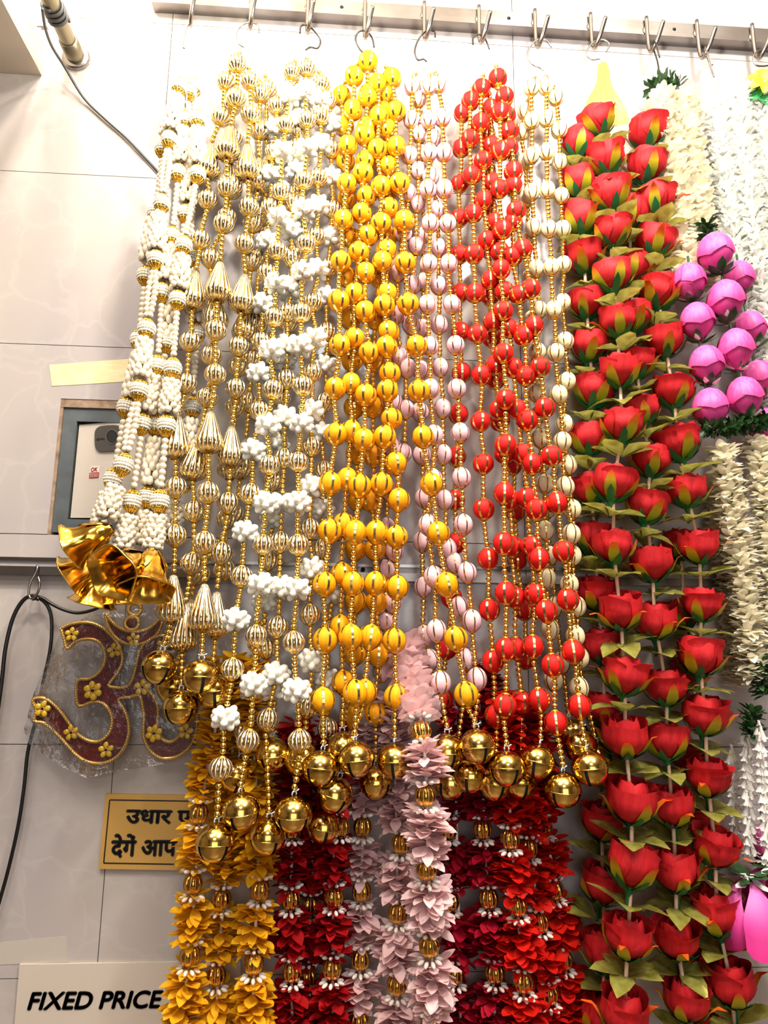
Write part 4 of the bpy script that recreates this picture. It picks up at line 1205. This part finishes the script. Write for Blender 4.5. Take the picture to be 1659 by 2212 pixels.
# yellow and green cloth flower at the right edge of the rail
o = at(1652, 175, .07); t = thing('cloth_flower', 'yellow cloth flower with green leaves at the top right edge', 'flower', o)
mb = MB()
for q in range(7):
    mb.add(*blade([(0.003, 0), (0.012, 0.003), (0.022, 0.004), (0.029, 0.0)], [0.003, 0.008, 0.009, 0.003], 0.3, q), 0, axis_matrix(o, Vector((-.2, -1, .2)), q * 0.9))
part('petals', mb, mat('yellow_cloth', (250, 208, 20), 0.5), t)
mb = MB()
for q in range(3):
    mb.add(*blade([(0.005, -0.006), (0.02, -0.008), (0.034, -0.010), (0.044, -0.012)], [0.003, 0.013, 0.013, 0.002], 0.3, q), 0, axis_matrix(o, Vector((-.2, -1, .2)), 3.9 + q * 0.8))
part('leaves', mb, mat('emerald_cloth', (20, 118, 52), 0.5), t)

# ------------------------------------------------------------------ left wall: pipe, wires, tape
fl = at(166, 128, 0.0)
pipe = thing('conduit_pipe', 'steel conduit pipe sticking out of the wall at upper left', 'pipe', fl)
Yn = Vector((0, -1, 0))
part('flange', MB().lathe([(0.0235, 0.0), (0.0235, 0.006), (0.0215, 0.008), (0.0125, 0.008)], 28, 0, axis_matrix(fl, Yn)), M_STEEL, pipe)
part('collar', MB().lathe([(0.0155, 0.006), (0.0155, 0.040), (0.0130, 0.0405)], 24, 0, axis_matrix(fl, Yn)), mat('zinc', (140, 132, 112), 0.4, 0.9), pipe)
part('pipe', MB().lathe([(0.0128, 0.03), (0.0128, 0.55)], 24, 0, axis_matrix(fl, Yn)), mat('galvanised_pipe', (150, 142, 118), 0.34, 0.9, vary=((112, 104, 84), (30, 8, 60))), pipe)
wdep = min((i * 0.005 for i in range(100)), key=lambda q: abs(to_px(fl + Vector((0, -q, 0)))[1] - 12))
wr = [fl + Vector((0.0155 * math.cos(a), -wdep + 0.03 - 0.009 * a / 6.28, 0.0155 * math.sin(a))) for a in [i * 0.4 for i in range(60)]]
part('cable_wrap', MB().tube(wr, 0.0024, 6), M_GREYC, pipe)
wpix = [(92, 20), (98, 60), (112, 100), (140, 145), (180, 210), (225, 255), (275, 300), (318, 346), (345, 375)]
wd = [.17, .12, .07, .03, .008, .005, .005, .006, .006]
flat_top('wall_cable', px_tube(wpix, wd, 0.0023, 7, 6).mesh('wall_cable', M_GREYC), 'grey cable running from the pipe diagonally down the wall', 'cable', at(180, 210, .008))
cl = at(97, 57, .12); flat_top('cable_clip', MB().box((cl.x - .006, cl.y - .004, cl.z - .003), (cl.x + .005, cl.y + .004, cl.z + .003)).box((cl.x - .012, cl.y - .0015, cl.z - .0012), (cl.x - .006, cl.y + .0015, cl.z + .0012)).mesh('cable_clip', M_WHITE, False), 'small white plastic clip on the cable near the pipe', 'clip', cl)


def quad_plate(pix, dep0, dep1, m, name):
    fr = [at(x, y, dep1) for x, y in pix]; bk = [Vector((p.x, -dep0, p.z)) for p in fr]; n = len(fr)
    return MB().add(fr + bk, [tuple(range(n))[::-1]] + [(i, (i + 1) % n, (i + 1) % n + n, i + n) for i in range(n)]).mesh(name, m, False)


M_STICKY = mat('yellowed_tape', (222, 206, 158), 0.25, spec=0.6, bump=((60, 60, 220), 0.3), vary=((232, 218, 176), (40, 40, 90)))
flat_top('sticky_tape', quad_plate([(106, 788), (200, 781), (300, 774), (300, 822), (200, 829), (112, 834)], 0.0001, 0.0006, M_STICKY, 'sticky_tape'), 'strip of yellowed clear tape stuck above the meter box', 'tape', at(200, 805, 0))
M_STICKY2 = mat('clear_tape', (192, 182, 170), 0.2)
flat_top('sticky_tape', quad_plate([(-40, 2040), (143, 2022), (147, 2078), (-40, 2086)], 0.0001, 0.0005, M_STICKY2, 'sticky_tape'), 'pale clear tape at the left edge above the price board', 'tape', at(60, 2050, 0))

# meter box in the wall opening
bc = Vector(((bx0 + bx1) / 2, 0.0, bz0))
mbx = thing('meter_box', 'grey framed steel meter box sunk into the wall', 'box', bc)
M_FRAME = mat('grey_paint', (92, 98, 100), 0.4, vary=((78, 84, 86), (40, 40, 40)))
M_DOOR = mat('brushed_door', (226, 214, 200), 0.38, 0.25, bump=((6, 6, 300), 0.1))
fx0, fx1, fz0, fz1 = bx0 + 0.005, bx1 - 0.003, bz0 + 0.004, bz1 - 0.014
fwid = 0.021
for a, b in (((fx0, 0.004, fz0), (fx0 + fwid, 0.056, fz1)), ((fx1 - fwid, 0.004, fz0), (fx1, 0.056, fz1)),
             ((fx0, 0.0041, fz1 - fwid), (fx1, 0.056, fz1)), ((fx0, 0.0041, fz0), (fx1, 0.056, fz0 + fwid))):
    fo = part('frame_bar', MB().box(a, b), M_FRAME, mbx, False)
part('plaster_edge', MB().box((bx0, 0.001, fz1 + 0.0005), (bx1, 0.05, bz1)).box((bx0, 0.001, bz0), (fx0 - 0.0005, 0.05, fz1)), mat('rough_plaster', (168, 142, 118), 0.9, vary=((120, 96, 80), (60, 60, 60)), bump=((200, 200, 200), 0.8)), mbx, False)
part('interior', MB().box((fx0 + fwid, 0.052, fz0 + fwid), (fx1 - fwid, 0.056, fz1 - fwid)), M_BLACK, mbx, False)
dp = [at(165, 903, -0.012), at(300, 884, -0.004), at(300, 1122, -0.004), at(146, 1124, -0.012)]
dx0 = fx0 + fwid + 0.002
door_pts = [Vector((dx0, 0.010, fz1 - fwid - 0.004)), Vector((at(322, 880).x, 0.002, fz1 - fwid + 0.006)), Vector((at(322, 1120).x, 0.002, fz0 + fwid + 0.004)), Vector((dx0, 0.010, fz0 + fwid + 0.003))]
dm = MB(); bk = [p + Vector((0, 0.003, 0)) for p in door_pts]
dm.add(door_pts + bk, [(3, 2, 1, 0), (0, 1, 5, 4), (1, 2, 6, 5), (2, 3, 7, 6), (3, 0, 4, 7)])
door = part('door', dm, M_DOOR, mbx, False)


def on_door(px, py, off=0.0):
    """point on the door plane seen at a pixel"""
    n = (door_pts[1] - door_pts[0]).cross(door_pts[3] - door_pts[0]).normalized()
    if n.y > 0:
        n = -n
    d = at(px, py) - CAM; t = (door_pts[0] - CAM).dot(n) / d.dot(n); return CAM + d * t + n * off


lk = []
cxp, cyp, wq, hq = 236, 948, 30, 28
for i in range(28):
    a = 2 * math.pi * i / 28; e = 0.55
    lk.append((cxp + wq * math.copysign(abs(math.cos(a)) ** e, math.cos(a)) + 2 * math.sin(a), cyp + hq * math.copysign(abs(math.sin(a)) ** e, math.sin(a)) - 4 * math.cos(a)))
fr = [on_door(x, y, 0.0035) for x, y in lk]; bkp = [on_door(x, y, 0.0002) for x, y in lk]; n = len(fr)
lock = part('lock_plate', MB().add(fr + bkp, [tuple(range(n))] + [(i, i + n, (i + 1) % n + n, (i + 1) % n) for i in range(n)]), mat('dark_grey_plastic', (78, 72, 66), 0.4), door, False)
hc = [on_door(244 + 12.5 * math.cos(2 * math.pi * i / 24), 945 + 14.5 * math.sin(2 * math.pi * i / 24), 0.0038) for i in range(24)]
part('key_hole', MB().add(hc, [tuple(range(24))]), M_BLACK, lock, False)
rim = [on_door(244 + 13.2 * math.cos(2 * math.pi * i / 24), 945 + 15.2 * math.sin(2 * math.pi * i / 24), 0.0039) for i in range(25)]
part('key_rim', MB().tube(rim, 0.0006, 5, 0, False), mat('grey_rim', (120, 112, 104), 0.4), lock)
ar = [on_door(x, y, 0.0038) for x, y in ((209, 951), (216, 946), (216, 948.5), (228, 947.5), (228, 950.5), (216, 952), (216, 955))]
part('arrow_mark', MB().add(ar, [tuple(range(7))]), M_BLACK, lock, False)

def fit_text(mb, p00, p10, p01, name, m, parent):
    """map the lettering's box onto a parallelogram: lower left, lower right, upper left"""
    xs = [v.x for v in mb.v]; ys = [v.y for v in mb.v]; x0, x1, y0, y1 = min(xs), max(xs), min(ys), max(ys)
    nrm = (p10 - p00).cross(p01 - p00).normalized(); zz = max(v.z for v in mb.v)
    mb.v = [p00 + (p10 - p00) * ((v.x - x0) / (x1 - x0)) + (p01 - p00) * ((v.y - y0) / (y1 - y0)) + nrm * (v.z / max(zz, 1e-6)) * 0.0004 for v in mb.v]
    return part(name, mb, m, parent, False)


M_INK = mat('black_ink', (14, 12, 10), 0.5)
M_REDINK = mat('red_ink', (190, 40, 40), 0.5)
st = thing('test_sticker', 'small white and red sticker reading OK TESTED on the box door', 'sticker', on_door(204, 1020, 0.0006))
part('paper', MB().add([on_door(x, y, 0.0006) for x, y in ((194.5, 1021), (214, 1020), (217, 1006), (196, 1008))], [(0, 1, 2, 3)]), mat('white_paper', (240, 226, 214), 0.6), st, False)
part('red_band', MB().add([on_door(x, y, 0.0007) for x, y in ((192.5, 1033.5), (213, 1032.5), (214.5, 1020.5), (193.5, 1022))], [(0, 1, 2, 3)]), M_REDINK, st, False)
fit_text(TEXTS[('OK', 0.03)], on_door(196.5, 1019.8, .0007), on_door(211, 1018.6, .0007), on_door(197.5, 1010.4, .0007), 'lettering', M_REDINK, st)
fit_text(TEXTS[('TESTED', 0.02)], on_door(194, 1031.5, .0009), on_door(212, 1030.5, .0009), on_door(195, 1023.8, .0009), 'lettering', mat('white_ink', (244, 228, 218), 0.6), st)

# ------------------------------------------------------------------ lower rail, cable, signs
lz1, lz0 = at(60, 1223, 0.014).z, at(60, 1241, 0.014).z
lr = thing('lower_rail', 'thin steel rail running along the wall at mid height', 'rail', (X0 + 0.01, 0, lz0))
part('rail_bar', MB().box((X0 + 0.01, -0.014, lz0), (1.4, -0.0002, lz1)), M_PLATE, lr, False)
gz = at(60, 1210, 0.004).z
part('ledge_strip', MB().box((X0 + 0.01, -0.004, gz), (1.4, -0.0002, gz + 0.0045)), M_STEEL, lr, False)
p = at(784, 1230, 0.014); part('screw', MB().lathe([(1e-4, 0.0018), (0.0022, 0.0016), (0.0034, 0.0)], 12, 0, axis_matrix(p, Yn)), M_SCREW, lr)
flat_top('wire_hook', px_tube([(75, 1237), (81, 1222), (78, 1236), (66, 1258), (62, 1282), (68, 1293), (80, 1283), (86, 1262), (82, 1246)], [.012, .017, .020, .022, .022, .023, .024, .025, .024], 0.0018, 7, 6).mesh('wire_hook', M_STEEL), 'twisted steel wire hook on the lower rail holding the black cable', 'hook', at(75, 1240, .02))
cb = thing('power_cable', 'black power cable looped over the hook on the lower rail', 'cable', at(75, 1288, .024))
part('cable_loop', px_tube([(84, 1296), (72, 1287), (50, 1297), (28, 1335), (12, 1400), (4, 1470), (-8, 1560), (-20, 1660)], .020, 0.0030, 8, 6), M_CABLE, cb)
part('cable_loop', px_tube([(70, 1294), (88, 1294), (106, 1315), (112, 1350), (108, 1405), (92, 1480), (76, 1560), (60, 1625), (52, 1700), (40, 1780), (20, 1870), (-2, 1950), (-30, 2040)], .016, 0.0026, 8, 6), M_CABLE, cb)
part('cable_loop', px_tube([(72, 1288), (92, 1292), (112, 1305), (140, 1318), (170, 1324), (205, 1316), (235, 1300)], .020, 0.0024, 8, 6), M_CABLE, cb)

M_BRASSP = mat('tan_sign_board', (196, 152, 78), 0.42, spec=0.4)
sg = thing('hindi_sign', 'tan sign board with black Hindi lettering and a thin black border', 'sign', at(220, 1877, .006))
part('board', quad_plate([(228, 1715), (640, 1722), (640, 1884), (213, 1877)], 0.0002, 0.006, M_BRASSP, 'board'), None, sg)
for a, b in (((237, 1728), (628, 1734)), ((224, 1864.5), (628, 1871)), ((237, 1728), (224, 1864.5))):
    A, B = at(*a, .0063), at(*b, .0063); d = (B - A).normalized(); n_ = Vector((-d.z, 0, d.x)) * 0.0009
    part('border_line', MB().add([A - n_, B - n_, B + n_, A + n_], [(0, 1, 2, 3)]), M_INK, sg, False)


def sign_text(s, ll, lr_, ul, dep, bold, shear, parent, ext=0.01):
    return fit_text(TEXTS[(s, bold, shear)], at(*ll, dep), at(*lr_, dep), at(*ul, dep), 'lettering', M_INK, parent)


sign_text('उधार ए', (271, 1787), (416, 1789), (272.5, 1748), .0064, 0.04, 0.06, sg)
sign_text('देगें आप', (239, 1854), (383, 1853), (241, 1801), .0064, 0.04, 0.06, sg)
fp = thing('price_board', 'white board at the bottom left reading FIXED PRICE', 'sign', at(100, 2212, .004))
part('board', quad_plate([(42, 2084), (520, 2076), (520, 2300), (24, 2300)], 0.0002, 0.004, mat('white_board', (206, 192, 176), 0.5), 'board'), None, fp)
sign_text('FIXED PRICE', (58, 2183), (352, 2178.5), (61, 2142.5), .0044, 0.034, 0.22, fp)

# ------------------------------------------------------------------ om plaque in a clear bag
OMO = lambda x, y: (x / 3.318, 1200 + y / 3.318)
OMD = 0.030
outline = [(440, 525), (500, 495), (580, 480), (660, 485), (740, 520), (800, 575), (850, 640), (878, 720), (870, 790), (830, 860), (780, 930),
           (830, 945), (890, 945), (940, 910), (965, 840), (985, 760), (1000, 690), (1040, 630), (1100, 590), (1170, 575), (1260, 600), (1250, 690), (1180, 690), (1130, 730), (1100, 800), (1085, 880), (1062, 955),
           (1110, 1020), (1135, 1100), (1130, 1200), (1140, 1270), (1170, 1320), (1220, 1335), (1270, 1310), (1310, 1250), (1335, 1170), (1345, 1090), (1410, 1100), (1415, 1200), (1400, 1290), (1360, 1370), (1290, 1430), (1210, 1455), (1140, 1445), (1080, 1400), (1045, 1340), (1030, 1270), (1035, 1170), (1025, 1080), (1000, 1002),
           (930, 1015), (850, 1030), (890, 1100), (920, 1180), (925, 1270), (900, 1360), (850, 1430), (780, 1475), (700, 1490), (610, 1470), (530, 1410), (460, 1330), (390, 1260), (320, 1200), (250, 1185),
           (265, 1110), (240, 1035), (300, 1020), (360, 1045), (430, 1110), (490, 1190), (550, 1270), (620, 1320), (690, 1335), (750, 1310), (795, 1250), (805, 1170), (780, 1100), (730, 1055), (660, 1050), (570, 1080),
           (550, 1000), (560, 895), (640, 885), (710, 840), (750, 770), (755, 700), (730, 640), (680, 605), (610, 600), (540, 620), (485, 670), (465, 600)]
cres = [(760, 415), (800, 470), (860, 520), (950, 548), (1040, 535), (1110, 495), (1165, 430), (1160, 500), (1120, 570), (1050, 620), (950, 640), (860, 610), (800, 550), (770, 480)]
M_ENAMEL = mat('red_enamel', (112, 16, 18), 0.35, coat=0.2, vary=((62, 6, 10), (160, 160, 160)), bump=((500, 500, 500), 0.5))
M_OMGOLD = mat('om_gold', (226, 184, 104), 0.36, 0.7)
M_YEL = mat('yellow_enamel', (232, 186, 30), 0.35, coat=0.3)
om = thing('om_plaque', 'red and gold Om symbol plaque with yellow flowers inside the clear bag', 'plaque', at(*OMO(700, 1480), OMD))


def om_piece(poly, nm):
    pts = [at(*OMO(x, y), OMD) for x, y in poly]; n = len(pts)
    bm = bmesh.new(); vs = [bm.verts.new(p) for p in pts]; fc = bm.faces.new(vs)
    r = bmesh.ops.extrude_face_region(bm, geom=[fc]); nv = [g for g in r['geom'] if isinstance(g, bmesh.types.BMVert)]
    bmesh.ops.translate(bm, verts=nv, vec=(0, 0.010, 0)); bmesh.ops.recalc_face_normals(bm, faces=bm.faces[:])
    bmesh.ops.triangulate(bm, faces=[f for f in bm.faces if len(f.verts) > 4])
    me = bpy.data.meshes.new(nm); bm.to_mesh(me); bm.free(); me.materials.append(M_ENAMEL)
    body = part(nm, me, None, om)
    loop = smooth_path(pts + [pts[0]], 3)
    part('gold_border', MB().tube([p + Vector((0, -0.0012, 0)) for p in loop], 0.0026, 6), M_OMGOLD, om)
    bd = MB(); f, L = path_sampler([p + Vector((0, -0.0035, 0)) for p in loop]); s = 0
    while s < L:
        bd.ball(f(s)[0], 0.00155, 6, 4); s += 0.0036
    b = part('beaded_edge', bd, M_OMGOLD, om); b['kind'] = 'stuff'
    return body


om_piece(outline, 'enamel_body'); om_piece(cres, 'crescent')
for (cx2, cy2, r2, fill_) in ((945, 485, 48, True), (965, 385, 44, False)):
    c0 = at(*OMO(cx2, cy2), OMD + .001); rr3 = r2 / 3.318 * pxm(c0)
    ring = [c0 + Vector((rr3 * math.cos(a), 0, rr3 * math.sin(a))) for a in [2 * math.pi * i / 24 for i in range(25)]]
    part('gold_ring', MB().tube(ring, 0.0032, 6), M_OMGOLD, om)
    if fill_:
        part('jewel', MB().ball(c0, rr3 * 0.85, 14, 8, 0, (1, 0.3, 1)), M_ENAMEL, om)
for fx, fy, fr_ in ((515, 565, 50), (820, 680, 52), (665, 970, 68), (1020, 945, 58), (305, 1100, 58), (510, 1270, 54), (760, 1395, 56), (955, 600, 46), (1105, 1275, 62), (1330, 1260, 56), (1170, 645, 50)):
    c0 = at(*OMO(fx, fy), OMD + .004); rr3 = fr_ / 3.318 * pxm(c0); ph = random.uniform(0, 1)
    mb, mg = MB(), MB()
    k = 6 if fr_ > 60 else 5
    for q in range(k):
        a = ph + 2 * math.pi * q / k; cc = c0 + Vector((math.cos(a), 0, math.sin(a))) * rr3 * 0.62
        RY = Matrix.Rotation(-a, 4, 'Y')
        mb.ball(cc + Vector((0, -0.0012, 0)), rr3 * 0.30, 10, 6, 0, (1.25, 0.35, 1), RY)
        mg.ball(cc, rr3 * 0.36, 10, 6, 0, (1.25, 0.3, 1.0), RY)
    mg.tube([c0 + Vector((math.cos(a), 0, math.sin(a))) * rr3 * 0.24 + Vector((0, -0.001, 0)) for a in [2 * math.pi * i / 12 for i in range(13)]], 0.0008, 5)
    fo = part('yellow_flower', mb, M_YEL, om); part('gold_setting', mg, M_OMGOLD, fo)

# the bag: crinkled clear film in front of and behind the plaque
mpl = bpy.data.materials.new('clear_film'); mpl.use_nodes = True; nt = mpl.node_tree
pb = nt.nodes['Principled BSDF']; nt.nodes.remove(pb); out = nt.nodes['Material Output']
tr = nt.nodes.new('ShaderNodeBsdfTransparent'); tr.inputs[0].default_value = (0.91, 0.905, 0.90, 1)
gs = nt.nodes.new('ShaderNodeBsdfGlossy'); gs.inputs['Roughness'].default_value = 0.2
fz = nt.nodes.new('ShaderNodeFresnel'); fz.inputs['IOR'].default_value = 1.62
ms = nt.nodes.new('ShaderNodeMixShader')
tc = nt.nodes.new('ShaderNodeTexCoord'); nz = nt.nodes.new('ShaderNodeTexNoise'); nz.inputs['Scale'].default_value = 42; nz.inputs['Detail'].default_value = 4
bp = nt.nodes.new('ShaderNodeBump'); bp.inputs['Strength'].default_value = 0.8; bp.inputs['Distance'].default_value = 0.006
nt.links.new(tc.outputs['Object'], nz.inputs['Vector']); nt.links.new(nz.outputs['Fac'], bp.inputs['Height'])
nt.links.new(bp.outputs[0], gs.inputs['Normal']); nt.links.new(bp.outputs[0], fz.inputs['Normal'])
nt.links.new(fz.outputs[0], ms.inputs[0]); nt.links.new(tr.outputs[0], ms.inputs[1]); nt.links.new(gs.outputs[0], ms.inputs[2]); nt.links.new(ms.outputs[0], out.inputs[0])
bag_px = [(195, 1325), (300, 1312), (420, 1315), (500, 1380), (512, 1500), (480, 1600), (400, 1640), (330, 1655), (240, 1668), (190, 1682), (130, 1655), (60, 1605), (52, 1575), (72, 1500), (100, 1430), (130, 1370)]
bag = thing('clear_bag', 'crinkled clear plastic bag around the Om plaque', 'bag', at(250, 1675, .03))
for nm, dd, sgn in (('front_film', 0.044, 1), ('back_film', 0.012, -1)):
    c0 = (275, 1490); rings = 9; mb = MB(); vs = [at(*c0, dd)]; n = 48
    closed = bag_px + [bag_px[0]]

    def edge(t):
        s = t * (len(bag_px)); i = int(s) % len(bag_px); fr2 = s - int(s)
        a, b = closed[i], closed[i + 1]; return a[0] + (b[0] - a[0]) * fr2, a[1] + (b[1] - a[1]) * fr2
    for rg in range(1, rings + 1):
        k = rg / rings
        for j in range(n):
            ex, ey = edge(j / n)
            q = noise.noise(Vector((ex * 0.03 * k, ey * 0.03 * k, sgn * 3.1)))
            dpt = 0.028 + (dd - 0.028) * (1 - k ** 3) + sgn * 0.006 * q * (0.3 + k)
            vs.append(at(c0[0] + (ex - c0[0]) * k, c0[1] + (ey - c0[1]) * k, max(0.004, dpt)))
    fs = [(0, 1 + j, 1 + (j + 1) % n) for j in range(n)]
    for rg in range(rings - 1):
        for j in range(n):
            a = 1 + rg * n + j; b = 1 + rg * n + (j + 1) % n; fs.append((a, a + n, b + n, b))
    part(nm, mb.add(vs, fs), mpl, bag)
